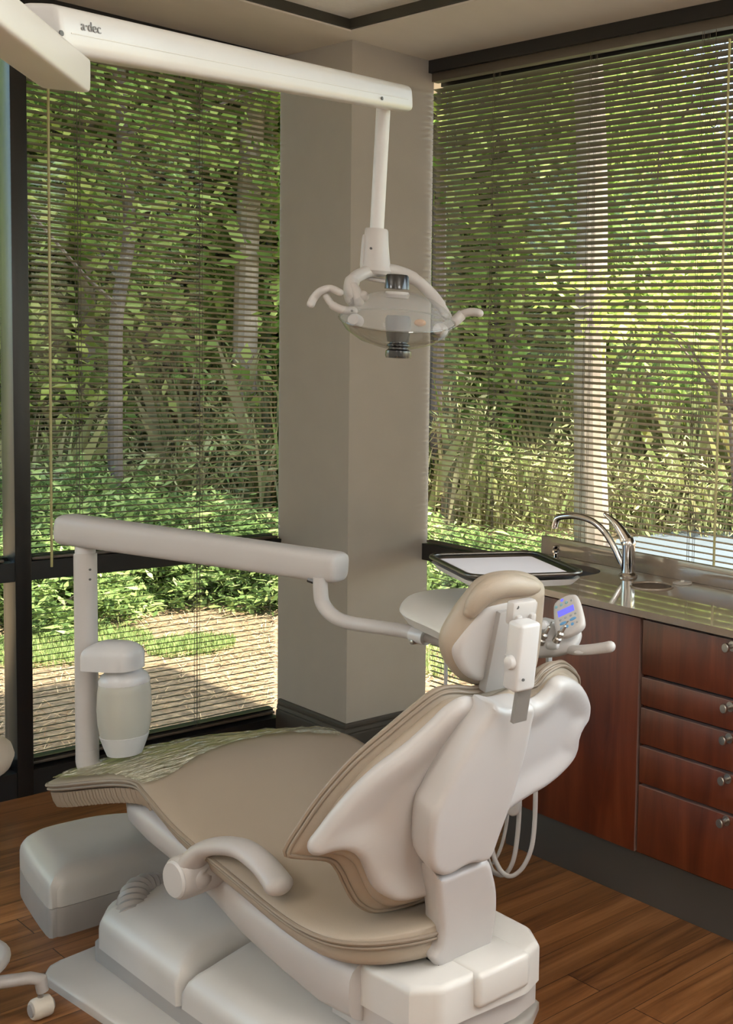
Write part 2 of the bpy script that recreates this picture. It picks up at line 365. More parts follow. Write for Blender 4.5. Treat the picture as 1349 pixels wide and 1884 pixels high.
# ================================================================== SETTING
WX, WY, H = .311, .497, 2.745          # window planes x = WX, y = WY; soffit height
X0, Y0, HC = -4.3, -6.2, 2.785
struct(obox('floor', (X0, Y0, -.08), (WX+.1, WY+.1, 0), 'floor'))
bm = bmesh.new()
box(bm, (X0, Y0, HC), (-.062, -.10, HC+.03))
struct(frombm('ceiling', bm, 'tile'))
bm = bmesh.new()
gx = -.075; gy = -.115
for i in range(8): box(bm, (gx-.6*i-.012, Y0, HC-.006), (gx-.6*i+.012, gy, HC+.002)) if i else None
for i in range(11): box(bm, (X0, gy-.6*i-.012, HC-.0055), (gx, gy-.6*i+.012, HC+.002)) if i else None
struct(frombm('trim_1', bm, 'grid'), 'cream suspended ceiling grid bars')
bm = bmesh.new()                          # soffit slab round the window walls
box(bm, (X0, -.10, H), (WX+.35, WY+.35, H+.3)); box(bm, (-.062, Y0, H), (WX+.35, -.10, H+.3))
struct(frombm('trim_2', bm, 'soffit'), 'greige lowered soffit above the windows')
bm = bmesh.new()
box(bm, (X0, -.112, H+.006), (-.072, -.1005, HC+.028)); box(bm, (-.074, Y0, H+.006), (-.0625, -.1005, HC+.028))
struct(frombm('trim_3', bm, 'reveal'), 'dark reveal strip between ceiling tiles and soffit')
struct(obox('trim_4', (X0, Y0, HC+.26), (WX+.6, WY+.6, HC+.42), 'outwall'), 'roof slab')
bm = bmesh.new(); box(bm, (0, 0, 0), (WX+.024, WY+.024, H)); struct(frombm('wall_corner', bm, 'wall'), 'greige square corner column')
# column baseboard, moulded profile swept round the corner
bm = bmesh.new(); prof = [(0, .166), (.008, .166), (.012, .160), (.012, .150), (.009, .147), (.014, .143), (.016, .130), (.013, .126), (.018, .120), (.019, .004), (.019, 0), (0, 0)]
path = [(-1, 0, 0, WY), (-1, -1, 0, 0), (0, -1, WX, 0)]; rings = []
for sx, sy, px, py in path: rings.append([bm.verts.new((px+sx*a, py+sy*a, z)) for a, z in prof])
for a, b in zip(rings, rings[1:]):
    for k in range(len(prof)-1): bm.faces.new((a[k], a[k+1], b[k+1], b[k]))
bm.faces.new(rings[0]); bm.faces.new(rings[-1])
struct(frombm('baseboard_corner', bm, 'base', smooth=False), 'dark taupe moulded baseboard round the column')
struct(obox('wall_back', (X0, Y0-.1, 0), (WX+.1, Y0, 3.1), 'wall2')); struct(obox('wall_left', (X0-.1, Y0, 0), (X0, WY+.1, 3.1), 'wall2'))
# window frames
FD = .055
T0, T1 = .760, .826
mull = [-.878, -2.4, X0+.03]
def window_x(idx, xa, xb, name):
    """window in the wall y = WY between xa and xb"""
    bm = bmesh.new()
    box(bm, (xa, WY, 0), (xb, WY+.11, .088)); box(bm, (xa, WY, T0), (xb, WY+FD, T1)); box(bm, (xa, WY+.0, 2.64), (xb, WY+.11, H-.001))
    box(bm, (xa, WY+.06, .088), (xb, WY+.10, .115)); box(bm, (xa-.0, WY+.07, T0-.01), (xb, WY+.11, T1+.01))
    o = struct(frombm(name, bm, 'black'), 'black framed window')
    g = obox('pane', (xa, WY+.083, .1), (xb, WY+.089, 2.66), 'glass', o); return o
window_x(1, -.855, 0, 'window_1'); window_x(2, -2.38, -.901, 'window_2'); window_x(3, X0, -2.42, 'window_3')
struct(obox('trim_5', (-.903, WY-.004, 0), (-.8555, WY+.11, H-.001), 'black', bev=.002), 'black vertical window mullion beside the column')
struct(obox('trim_6', (-2.422, WY-.004, 0), (-2.376, WY+.11, H-.001), 'black', bev=.002), 'black vertical window mullion to the left')
def window_y(ya, yb, name):
    bm = bmesh.new()
    box(bm, (WX, ya, 0), (WX+.11, yb, .088)); box(bm, (WX, ya, T0+.012), (WX+FD, yb, T1+.012)); box(bm, (WX, ya, 2.697), (WX+.11, yb, H-.001))
    box(bm, (WX+.06, ya, .088), (WX+.10, yb, .115)); box(bm, (WX+.055, ya, 2.655), (WX+.11, yb, 2.70))
    o = struct(frombm(name, bm, 'black'), 'black framed window'); obox('pane', (WX+.083, ya, .1), (WX+.089, yb, 2.66), 'glass', o); return o
window_y(-2.3, 0, 'window_4'); window_y(Y0, -2.35, 'window_5')
struct(obox('trim_7', (WX-.004, -2.352, 0), (WX+.11, -2.298, H-.001), 'black', bev=.002), 'black vertical window mullion on the right')
# ------------------------------------------------------------------ blinds
def blind(label, axis, a, b, z0, z1, pos, tilt, cords, head=None, wand=None, ring=None, grp='bronze venetian blinds'):
    """slats run along 'axis' (0: x at y=pos, 1: y at x=pos) from a to b"""
    def P(l, n, z): return (l, pos+n, z) if axis == 0 else (pos+n, l, z)
    t = thing('venetian_blind', label, 'blind', P((a+b)/2, 0, z0))
    bm = bmesh.new(); w = .0125; z = z0+.022; top = z1-.012; ct, st = math.cos(tilt), math.sin(tilt); k = 0
    while z < top:
        dz = random.uniform(-.0006, .0006); rows = []
        for l in (a+.004, b-.004):
            row = []
            for s in (-1, -.35, .35, 1):
                cv = .0022*(1-s*s)
                n_, z_ = s*w*ct+cv*st, z+dz-s*w*st+cv*ct
                row.append(bm.verts.new(P(l, n_, z_+.0003)))
            for s in (1, .35, -.35, -1):
                cv = .0022*(1-s*s)
                n_, z_ = s*w*ct+cv*st, z+dz-s*w*st+cv*ct
                row.append(bm.verts.new(P(l, n_, z_-.0003)))
            rows.append(row)
        for i in range(8): bm.faces.new((rows[0][i], rows[0][(i+1) % 8], rows[1][(i+1) % 8], rows[1][i]))
        z += .0213; k += 1
    frombm('slats', bm, 'slat', t)
    obox('bottom_rail', P(a+.004, -.012, z0+.002), P(b-.004, .012, z0+.012), 'slat', t, bev=.002)
    if head: obox('head_rail', P(a, -.014, head[0]), P(b, .014, head[1]), 'slat', t, bev=.001)
    for c in cords:
        bm = bmesh.new()
        for dn in (-.0125, .0125):
            for dl in (-.004, .004): sweep(bm, [P(c+dl, dn, z0+.01), P(c+dl, dn, (head[0] if head else z1))], .0009, 5)
        for i in range(k):
            zz = z0+.022+i*.0213; sweep(bm, [P(c-.004, -.0125, zz+.004), P(c+.004, .0125, zz-.004)], .0005, 4)
        frombm('ladder_cord', bm, 'cord', t)
    if wand:
        l, za, zb = wand; bm = bmesh.new(); sweep(bm, [P(l, -.024, za), P(l+.002, -.026, zb)], .0042, 6); frombm('tilt_wand', bm, 'wand', t)
    if ring:
        l, za, zb = ring; bm = bmesh.new(); sweep(bm, [P(l, -.022, za), P(l, -.022, zb+.014)], .0009, 5)
        sweep(bm, [P(l+.016*math.sin(q/16*2*math.pi), -.022, zb+.016*math.cos(q/16*2*math.pi)-.003) for q in range(16)], .0016, 6, closed=True)
        frombm('pull_cord', bm, 'cord', t)
    return t
BY = WY+.024; BX = WX+.026
blind('bronze blind over the tall upper pane left of the column', 0, -.853, -.002, T1, 2.62, BY, R(16), [-.70, -.30], (2.64, 2.664), (-.795, .80, 2.60), (-.742, 2.62, 2.39))
blind('bronze blind over the low pane left of the column, straw ground behind', 0, -.853, -.002, .095, T0, BY+.022, R(11), [-.30], None)
blind('bronze blind of the narrow strip of window at the left edge', 0, -2.374, -.925, T1, 2.62, BY, R(13), [-1.1, -2.2], (2.64, 2.664))
blind('low bronze blind at the left edge under the transom', 0, -2.374, -.925, .095, T0, BY+.022, R(11), [-1.1, -2.2], None)
blind('bronze blind over the tall window above the sink counter', 1, -2.296, -.004, T1+.014, 2.648, BX, R(23), [-.40, -.945, -1.485, -2.1], (2.664, 2.697), (-1.615, .90, 2.62), (-1.55, 2.66, 2.375))
blind('low bronze blind between the column and the cherry cabinet', 1, -2.296, -.004, .095, T0+.01, BX+.02, R(14), [-.40, -1.5], None)
# ================================================================== COUNTER RUN
CB, CT = .880, .900
cl = [(-.127, -1.115), (.290, -.772)]                        # clipped left end
def slab(name, outer, holes, z0, z1, mat, parent=None, bev=.0015):
    pts = [Vector(p) for p in outer]; ed = [(i, (i+1) % len(outer)) for i in range(len(outer))]
    for hpl in holes:
        k = len(pts); pts += [Vector(p) for p in hpl]; ed += [(k+i, k+(i+1) % len(hpl)) for i in range(len(hpl))]
    v, e, fs, *_ = delaunay_2d_cdt(pts, ed, [], 1, 1e-7)
    V = np.array([[p.x, p.y] for p in v]); bm = bmesh.new()
    vt = [bm.verts.new((p[0], p[1], z1)) for p in V]; H_ = [np.array(h) for h in holes]
    for f in fs:
        c = V[list(f)].mean(0)[None]
        if any(inside(c, h)[0] for h in H_): continue
        bm.faces.new([vt[i] for i in f])
    bmesh.ops.delete(bm, geom=[v for v in bm.verts if not v.link_faces], context='VERTS')
    r = bmesh.ops.extrude_face_region(bm, geom=bm.faces[:])
    for v in [g for g in r['geom'] if isinstance(g, bmesh.types.BMVert)]: v.co.z = z0
    return frombm(name, bm, mat, parent)
def ell(cx, cy, rx, ry, n=40, rot=0, sq=2): 
    o = []
    for k in range(n):
        t = 2*math.pi*k/n; c, s = math.cos(t), math.sin(t)
        x = rx*math.copysign(abs(c)**(2/sq), c); y = ry*math.copysign(abs(s)**(2/sq), s)
        o.append((cx+x*math.cos(rot)-y*math.sin(rot), cy+x*math.sin(rot)+y*math.cos(rot)))
    return o
sink1 = ell(.125, -1.075, .105, .165, sq=2.4); sink2 = ell(.142, -1.515, .060, .070)
ct = thing('countertop', 'polished taupe stone countertop with low backsplash along the window', 'countertop', (.08, -2, CB))
slab('top', [cl[0], cl[1], (.298, -.772), (.298, -3.6), (-.127, -3.6)], [sink1, sink2], CB, CT, 'counter', ct)
obox('backsplash', (.282, -.786, CT), (.300, -3.6, .964), 'counter', ct, bev=.002)
def basin(name, pl, depth, mat):
    bm = bmesh.new(); n = len(pl); c = np.mean(np.array(pl), 0); rings = []
    for s, z in ((1.0, CT-.002), (1.0, CT-.02), (.985, CT-depth*.7), (.93, CT-depth*.93), (.8, CT-depth), (.1, CT-depth-.004)):
        rings.append([bm.verts.new((c[0]+(p[0]-c[0])*s, c[1]+(p[1]-c[1])*s, z)) for p in pl])
    for a, b in zip(rings, rings[1:]):
        for k in range(n): bm.faces.new((a[k], a[(k+1) % n], b[(k+1) % n], b[k]))
    bm.faces.new(rings[-1]); return frombm(name, bm, mat, ct)
basin('sink_basin', sink1, .15, 'dkgrey'); basin('waste_chute', sink2, .10, 'counter')
bm = bmesh.new()
for pl, rr in ((sink2, .004),): sweep(bm, [(p[0], p[1], CT+.0005) for p in pl], rr, 8, closed=True)
frombm('chute_rim', bm, 'counter', ct)
def panel(name, ya, yb, za, zb, parent, x=-.127, th=.019):
    return obox(name, (x, ya+.0015, za+.0015), (x+th, yb-.0015, zb-.0015), 'cherry', parent, bev=.0015)
XD = -.107
c1 = thing('sink_cabinet', 'cherry sink cabinet with one plain door, left of the drawers', 'cabinet', (.1, -1.43, 0))
bm = bmesh.new(); v = [(XD+.019, -1.745), (XD+.019, -1.118), (.285, -.80), (.285, -1.745)]
lo = [bm.verts.new((a, b, .172)) for a, b in v]; hi = [bm.verts.new((a, b, .872)) for a, b in v]
for i in range(4): bm.faces.new((lo[i], lo[(i+1) % 4], hi[(i+1) % 4], hi[i]))
bm.faces.new(lo[::-1]); frombm('carcass', bm, 'cherry', c1, smooth=False)
panel('door', -1.738, -1.125, .180, .872, c1, XD)
obox('door_edge', (XD-.0005, -1.7375, .182), (XD+.0185, -1.7366, .870), 'band', c1)
obox('side_strip', (XD+.002, -1.121, .18), (XD+.014, -1.106, .87), 'yellow', c1)
obox('toe_kick', (XD+.06, -1.745, 0), (XD+.075, -1.06, .172), 'kick', c1)
c2 = thing('drawer_cabinet', 'cherry cabinet with a stack of five drawers at the right edge', 'cabinet', (.1, -2.1, 0))
obox('carcass', (XD+.019, -1.7465, .172), (.285, -2.455, .872), 'blackp', c2)
zs = [.180, .388, .503, .616, .706, .872]
for za, zb in zip(zs, zs[1:]):
    d = panel('drawer', -2.455, -1.7465, za+.003, zb-.003, c2, XD)
    obox('edge_band', (XD-.0006, -2.452, zb-.0056), (XD+.017, -1.749, zb-.0043), 'band', d)
    zk = zb-.032 if zb > .8 else (zb-.02 if za > .38 else zb-.02)
    zk = {.872: .851, .706: .685, .616: .598, .503: .486, .388: .369}[zb]
    lobj('knob', [(0, .030), (.011, .0295), (.0125, .028), (.0125, .022), (.009, .018), (.006, .014), (.006, .002), (.014, .0015), (.014, 0), (0, 0)], (XD-.0005, -2.097, zk), (-1, 0, 0), 'steel', d, 20)
obox('toe_kick', (XD+.06, -2.455, 0), (XD+.075, -1.745, .172), 'kick', c2)
c3 = thing('cabinet', 'cherry cabinet beyond the drawers, right of the picture', 'cabinet', (.1, -3, 0))
obox('carcass', (XD+.019, -2.46, .172), (.285, -3.58, .872), 'cherry', c3); panel('door', -3.02, -2.46, .18, .872, c3, XD); panel('door', -3.58, -3.025, .18, .872, c3, XD)
obox('toe_kick', (XD+.06, -3.58, 0), (XD+.075, -2.455, .172), 'kick', c3)
# faucet
FB = at(1156, 1060, 2, CT); FB.x -= .0
def fp(px, py, n=None):                 # photo point on the vertical plane through the faucet running to the sink
    d = ray(px, py); nrm = np.array([1, .30, 0]); t = ((np.array(FB)-CAM) @ nrm)/(d @ nrm); return Vector(CAM+d*t)
fc = thing('faucet', 'chrome single lever kitchen faucet with curved spout on the counter', 'faucet', FB)
lobj('body', [(0, 0), (.030, 0), (.031, .005), (.028, .010), (.022, .013), (.0215, .100), (.0225, .104), (.0225, .112), (.019, .120), (.014, .128), (0, .132)], FB, (0, 0, 1), 'chrome', fc)
tube('spout', [fp(1150, 1045), fp(1143, 1033), fp(1130, 1006), fp(1112, 978), fp(1090, 959), fp(1062, 950), fp(1040, 950), fp(1026, 954), fp(1021, 966), fp(1020, 972)], .0105, 'chrome', fc, sides=16)
lp = [fp(1158, 1022), fp(1155, 1000), fp(1146, 982), fp(1135, 966), fp(1124, 955), fp(1113, 946)]
tube('lever', lp, [.020]*8+[.0205]*4+list(np.linspace(.019, .0055, 29)), 'chrome', fc, sides=16, roundcap=True)
SP = at(999, 1019, 2, CT); SP = Vector((.235, -.93, CT))
ag = thing('air_gap', 'small chrome cap standing at the sink corner against the backsplash', 'faucet fitting', SP)
lobj('cap', [(0, 0), (.016, 0), (.016, .004), (.009, .007), (.009, .022), (.014, .026), (.014, .033), (.010, .037), (.012, .041), (.012, .048), (0, .051)], SP, (0, 0, 1), 'chrome', ag)
st = thing('sink_stopper', 'round clear disc lying on the counter by the backsplash', 'stopper', (.245, -1.545, CT))
lobj('disc', [(0, .006), (.028, .006), (.031, .004), (.031, .001), (.029, 0), (0, 0)], (.245, -1.545, CT), (0, 0, 1), 'stopper', st)
lobj('grip', [(0, .012), (.006, .011), (.007, .006), (0, .006)], (.245, -1.545, CT), (0, 0, 1), 'stopper', st, 16)
# ================================================================== DENTAL CHAIR
XC = -.911; BY0, BZ0, LEAN, KW = -2.1, .5, .25, .9
def ysurf(x, z): return BY0-(z-BZ0)*LEAN+KW*(x-XC)**2
def bsurf(px, py, off=0):
    d = ray(px, py); t = 2.
    fn = lambda t: (CAM+d*t)[1]-ysurf(*(CAM+d*t)[[0, 2]])-off
    for _ in range(40):
        f0 = fn(t); f1 = fn(t+1e-4); t -= f0/((f1-f0)/1e-4)
    P = CAM+d*t; return (P[0], P[2])
def bmp(off):
    def f(u, v, w):
        sx = 2*KW*(u-XC); n = Vector((-sx, 1, LEAN)).normalized()
        return Vector((u, ysurf(u, v)+off, v))+n*w
    return f
ch = thing('dental_chair', 'beige and white reclining dental chair in the middle of the room', 'dental chair', (XC, -1.6, 0))
L_ = [(856, 1280), (820, 1296), (785, 1329), (740, 1369), (691, 1405), (647, 1445), (611, 1485), (580, 1525), (563, 1549), (567, 1565), (585, 1568), (611, 1560), (634, 1559), (654, 1572), (667, 1598), (678, 1623), (696, 1640), (722, 1651), (754, 1648), (794, 1636)]
R_ = [(940, 1470), (958, 1462), (985, 1447), (1016, 1422), (1038, 1396), (1049, 1369), (1053, 1345), (1067, 1320), (1072, 1289), (1063, 1262), (1047, 1247), (1028, 1242), (1012, 1249), (998, 1267), (975, 1284)]
LL = [bsurf(*q) for q in L_]; RR = [bsurf(*q) for q in R_]
shell_ol = LL+[(-.94, .49), (-.905, .52), (-.885, .58), (-.86, .625)]+RR[1:]+[(-.86, .895), (-.93, .893)]
pillow('backrest_shell', shell_ol, bmp(-.005), .012, .026, .022, 'white', ch, step=.009, dish=.55)
C_ = [(834, 1262), (807, 1267), (776, 1287), (714, 1338), (647, 1396), (589, 1462), (549, 1520), (527, 1556), (527, 1570), (549, 1574), (602, 1579), (620, 1596), (633, 1623), (651, 1654), (678, 1672), (709, 1672), (758, 1659), (798, 1642)]
CR_ = [(1058, 1244), (1043, 1224), (1025, 1217), (998, 1231), (975, 1255)]
CO = .055
CL = [bsurf(*q, CO) for q in C_]; CR = [bsurf(*q, CO) for q in CR_]
cush_ol = CL+[(-.94, .47), (-.90, .51), (-.875, .57), (-.84, .615), (-.76, .625), (-.67, .63), (-.61, .66), (-.585, .71), (-.58, .77)]+[(CR[0][0]+.012, CR[0][1]-.05)]+CR+[(-.84, .925), (-.93, .915)]
pillow('backrest_cushion', cush_ol, bmp(CO), .030, .018, .03, 'vinyl', ch, step=.009)
inner = [(u, v) for u, v in ring_of(cush_ol, .02, True, .022)]
pillow('cushion_back', inner, bmp(CO-.018), .012, .034, .022, 'vinyl', ch, step=.012, smooth=False)
piping('cushion_piping', cush_ol, bmp(CO), -.004, .005, 'vinyl_d', ch, .01)
piping('cushion_piping', cush_ol, bmp(CO), -.013, .004, 'vinyl_d', ch, .01, inset=.006)
# spine
def smp(off, base=0):
    return lambda u, v, w: Vector((u, BY0-(v-BZ0)*LEAN+off-w*.97, v-w*LEAN))
def spx(px, py, off):
    d = ray(px, py); t = (BY0+off+BZ0*LEAN-CAM[1]-CAM[2]*LEAN)/(d[1]+d[2]*LEAN); P = CAM+d*t; return (P[0], P[2])
S_ = [(916, 1298), (940, 1303), (984, 1297), (981, 1333), (968, 1391), (946, 1467), (924, 1529), (902, 1580), (862, 1590), (820, 1611), (792, 1590), (795, 1511), (812, 1470), (842, 1413), (878, 1351), (905, 1312)]
sp_ol = [spx(a, b, -.082) for a, b in S_]
pillow('spine_cover', sp_ol, smp(-.070), .016, .07, .013, 'white', ch, step=.008)
def spz(px, py): return spx(px, py, -.07)
Lk = [(800, 1600), (818, 1611), (862, 1594), (899, 1582), (911, 1612), (916, 1645), (913, 1700), (897, 1752), (860, 1770), (822, 1786), (795, 1765), (807, 1743), (811, 1711), (807, 1667), (803, 1622)]
lk_ol = [spz(a, b) for a, b in Lk]
pillow('spine_link', lk_ol, smp(-.058), .016, .06, .012, 'white', ch, step=.008)
# seat + legrest
ZK = [(-2.30, .415), (-2.197, .412), (-1.982, .402), (-1.786, .422), (-1.595, .446), (-1.427, .468), (-1.275, .500), (-1.17, .520), (-1.09, .520), (-.95, .488), (-.758, .440), (-.585, .402), (-.45, .38)]
def zseat(y):
    ys = [k[0] for k in ZK]; return float(np.interp(y, ys, [k[1] for k in ZK]))
def zsm(y): return sum(zseat(y+d) for d in (-.08, -.04, 0, .04, .08))/5
def seatmp(off, crown=.012):
    return lambda u, v, w: Vector((u, v, zsm(v)+off+w+crown*(1-min(1, abs(u-XC)/.26)**2)*(1 if w > 0 else 0)))
seat_ol = [(-.655, -.80), (-.64, -1.0), (-.645, -1.4), (-.68, -1.70), (-.76, -1.92), (-.85, -2.06), (-.94, -2.12), (-1.03, -2.13), (-1.13, -2.05), (-1.175, -1.9), (-1.18, -1.6), (-1.185, -1.35), (-1.175, -1.19), (-1.165, -1.1), (-1.185, -.95), (-1.222, -.82), (-1.215, -.71), (-1.13, -.635), (-.98, -.60), (-.82, -.61), (-.71, -.67)]
pillow('seat_cushion', seat_ol, seatmp(0, .016), .012, .018, .025, 'vinyl', ch, step=.014)
low_ol = ring_of(seat_ol, .02, True, .016)
pillow('seat_side_pad', [tuple(q) for q in low_ol], seatmp(-.034, 0), .024, .026, .02, 'vinyl', ch, step=.014, smooth=False)
piping('seat_piping', seat_ol, seatmp(0, 0), .001, .0048, 'vinyl_d', ch, .014)
piping('seat_piping', seat_ol, seatmp(0, 0), -.010, .004, 'vinyl_d', ch, .014, inset=.003)
# ruffled vinyl round the toe roll
bm = bmesh.new(); O = [p for p in ring_of(seat_ol, .011, True, .012) if p[1] > -1.16 and p[0] < -.8]
for i, (u, v) in enumerate(O):
    z = zsm(v); sweep(bm, [Vector((u, v, z-.018)), Vector((u+.004, v-.003, z-.040)), Vector((u+.012, v-.005, z-.058))], .0052+.001*(i % 2), 6)
frombm('toe_gathers', bm, 'vinyl', ch)
# clear film over the toe end
film_ol = [(-.66, -.80), (-.655, -1.0), (-.68, -1.17), (-.80, -1.02), (-.95, -1.06), (-1.05, -1.13), (-1.168, -1.17), (-1.178, -.97), (-1.212, -.81), (-1.205, -.72), (-1.125, -.65), (-.98, -.615), (-.82, -.625), (-.715, -.685)]
V, D, onb, fs, O = field(film_ol, .010, .02, True)
bm = bmesh.new(); vv = []
for u, v in V:
    nz = noise.noise(Vector((u*16+v*9, v*46-u*20, 0)))*.006+noise.noise(Vector((u*60, v*90, 3)))*.003
    vv.append(bm.verts.new(seatmp(0, .016)(u, v, .020+nz)))
for f in fs: bm.faces.new([vv[i] for i in f])
frombm('toe_film', bm, 'film', ch)
# understructure
def side_loft(name, secs, mat, parent):
    """secs: list of (y, xa, xb, zb, zt) rounded sections lofted along y"""
    bm = bmesh.new(); rings = []; n = 28
    for y, xa, xb, zb, zt in secs:
        ring = []
        for k in range(n):
            t = 2*math.pi*k/n; c, s = math.cos(t), math.sin(t); e = 2/4.0
            ring.append(bm.verts.new(((xa+xb)/2+(xb-xa)/2*math.copysign(abs(c)**e, c), y, (zb+zt)/2+(zt-zb)/2*math.copysign(abs(s)**e, s))))
        rings.append(ring)
    for a, b in zip(rings, rings[1:]):
        for k in range(n): bm.faces.new((a[k], a[(k+1) % n], b[(k+1) % n], b[k]))
    bm.faces.new(rings[0]); bm.faces.new(rings[-1]); return frombm(name, bm, mat, parent)
side_loft('seat_shell', [(-2.0, -1.12, -.82, .200, .345), (-1.9, -1.135, -.78, .205, .355), (-1.75, -1.14, -.73, .225, .37), (-1.6, -1.145, -.68, .255, .38), (-1.45, -1.14, -.68, .29, .40), (-1.3, -1.145, -.69, .325, .43), (-1.15, -1.155, -.70, .352, .46), (-1.0, -1.14, -.72, .368, .445), (-.86, -1.09, -.76, .374, .41), (-.76, -1.03, -.80, .374, .395)], 'white', ch)
# rear lift bracket
BRZ = .335
br = [(-1.088, -2.165), (-1.045, -2.21), (-.85, -2.225), (-.80, -2.20), (-.77, -2.13), (-.765, -1.90), (-.82, -1.86), (-1.02, -1.86), (-1.098, -1.90)]
dome('lift_bracket', br, .245, .318, BRZ, .014, 'cool', ch, step=.012, smooth=False)
bm = bmesh.new(); box(bm, (-.975, -2.232, .262), (-.845, -2.10, .3375), .012, 3); frombm('bracket_tongue', bm, 'cool', ch)
dome('bracket_skirt', [(-1.085, -2.15), (-1.04, -2.19), (-.86, -2.20), (-.79, -2.18), (-.76, -2.12), (-.76, -1.88), (-1.09, -1.88)], .185, .246, .250, .01, 'white', ch, step=.014, smooth=False)
text('logo', 'a-dec', .022, frame_mtx((-1.0915, -2.02, .255), (0, -1, -.0), (0, 0, 1)), 'greyp', ch)
obox('lift_column', (-.985, -2.12, .03), (-.84, -1.95, .21), 'cream', ch, bev=.01)
obox('slot', (-1.0, -2.13, .3345), (-.872, -2.085, .3372), 'blackp', ch)
# base plate and covers
dome('base_plate', [(-1.30, -.93), (-1.27, -.88), (-1.15, -.86), (-.74, -.86), (-.62, -.95), (-.60, -1.6), (-.60, -1.95), (-.66, -2.0), (-1.18, -2.02), (-1.24, -1.9)], 0, .018, .026, .015, 'cool', ch, step=.02, smooth=False)
def ztop(x, y): return .02*(1-min(1, ((x-XC)/.3)**2))
dome('plinth', [(-1.195, -.95), (-1.16, -.92), (-.70, -.92), (-.66, -.96), (-.65, -1.9), (-1.185, -1.9)], .02, .075, .08, .01, 'greyp', ch, step=.02, smooth=False)
cov1 = [(-1.205, -1.00), (-1.17, -.945), (-1.10, -.925), (-.75, -.925), (-.67, -.95), (-.65, -1.02), (-.65, -1.395), (-1.05, -1.395), (-1.17, -1.43), (-1.205, -1.425)]
dome('base_cover', cov1, .078, .128, .178, .06, 'cool', ch, step=.012, smooth=False, zfun=ztop)
cov2 = [(-1.20, -1.44), (-1.16, -1.435), (-1.05, -1.402), (-.65, -1.402), (-.65, -2.0), (-1.19, -2.0)]
dome('base_cover', cov2, .078, .112, .162, .055, 'cool', ch, step=.012, smooth=False, zfun=ztop)
# pump hose between utility box and base
bm = bmesh.new(); pth = [W(330, 1640, 3.06), W(290, 1633, 3.03), W(256, 1638, 2.98), W(244, 1668, 2.93), W(246, 1700, 2.90)]
pts = catmull(pth, 7); sweep(bm, pts, [.033 if i % 2 else .0375 for i in range(len(pts))], 20); frombm('corrugated_hose', bm, 'greyp', ch)
# armrest
ar = thing('tmp', '', ''); bpy.data.objects.remove(ar)
pv = W(326, 1617, 2.60)
lobj('armrest_pivot', [(0, .0), (.044, 0), (.0485, .004), (.050, .012), (.050, .085), (.03, .10), (0, .10)], pv+Vector((-.004, 0, 0)), (.99, .10, .02), 'white', ch)
lobj('pivot_cap', [(0, -.006), (.039, -.005), (.043, -.001), (.043, .006), (0, .006)], pv+Vector((-.005, 0, 0)), (.99, .10, .02), 'white2', ch)
ap = [W(360, 1612, 2.62), W(356, 1585, 2.61), W(375, 1563, 2.59), W(408, 1556, 2.56), W(446, 1562, 2.52), W(480, 1586, 2.48), W(503, 1613, 2.45), W(513, 1628, 2.43)]
nn = 7*8+1
tube('armrest', ap, list(np.interp(np.linspace(0, 1, nn), [0, .12, .3, .8, 1], [.032, .027, .0195, .021, .0225])), 'white', ch, sides=18, up=(0, 0, 1), flat=1.25, roundcap=True)
obox('armrest_hinge', pv+Vector((.07, -.02, -.04)), pv+Vector((.105, .02, .03)), 'steel', ch, bev=.006)
# headrest: beige padded rim, white back plate, adjuster
HL = .25; HY, HZ = -2.185, 1.0                 # plane leans back further up
def hmp(off):
    n = Vector((0, -1, -HL)).normalized()
    return lambda u, v, w: Vector((u, HY-(v-HZ)*HL+KW*1.2*(u+.90)**2, v))+n*(w+off)
def hpx(px, py, off=0):
    d = ray(px, py); t = 2.
    fn = lambda t: (CAM+d*t)[1]-(HY-((CAM+d*t)[2]-HZ)*HL+KW*1.2*((CAM+d*t)[0]+.90)**2)+off
    for _ in range(30): f0 = fn(t); f1 = fn(t+1e-4); t -= f0/((f1-f0)/1e-4)
    P = CAM+d*t; return (P[0], P[2])
Hd = [(822, 1209), (824, 1180), (845, 1141), (869, 1108), (893, 1080), (920, 1066), (957, 1061), (985, 1066), (1003, 1080), (1003, 1105), (1000, 1140), (995, 1190), (985, 1235), (960, 1262), (922, 1270), (878, 1268), (850, 1256), (832, 1235)]
h_ol = [hpx(*q, -.02) for q in Hd]
pillow('headrest_cushion', h_ol, hmp(-.035), .034, .045, .04, 'vinyl', ch, step=.008)
Hp = [(911, 1110), (891, 1122), (864, 1156), (842, 1190), (839, 1209), (848, 1231), (862, 1247), (880, 1256), (904, 1254), (940, 1250), (972, 1230), (984, 1180), (990, 1130), (992, 1103), (965, 1100), (938, 1104)]
hp_ol = [hpx(*q, 0) for q in Hp]
pillow('headrest_plate', hp_ol, hmp(-.012), .014, .01, .014, 'white', ch, step=.007)
# top roll of the headrest folds over the plate
rp = [hmp(-.01)(*hpx(*q, 0), 0) for q in ((872, 1128), (890, 1102), (912, 1086), (940, 1080), (965, 1082), (990, 1084))]
nn = 5*8+1
tube('headrest_roll', rp, [.012+.014*math.sin(math.pi*min(1, i/nn*1.0+.02))**.6 for i in range(nn)], 'vinyl', ch, sides=18, roundcap=True)
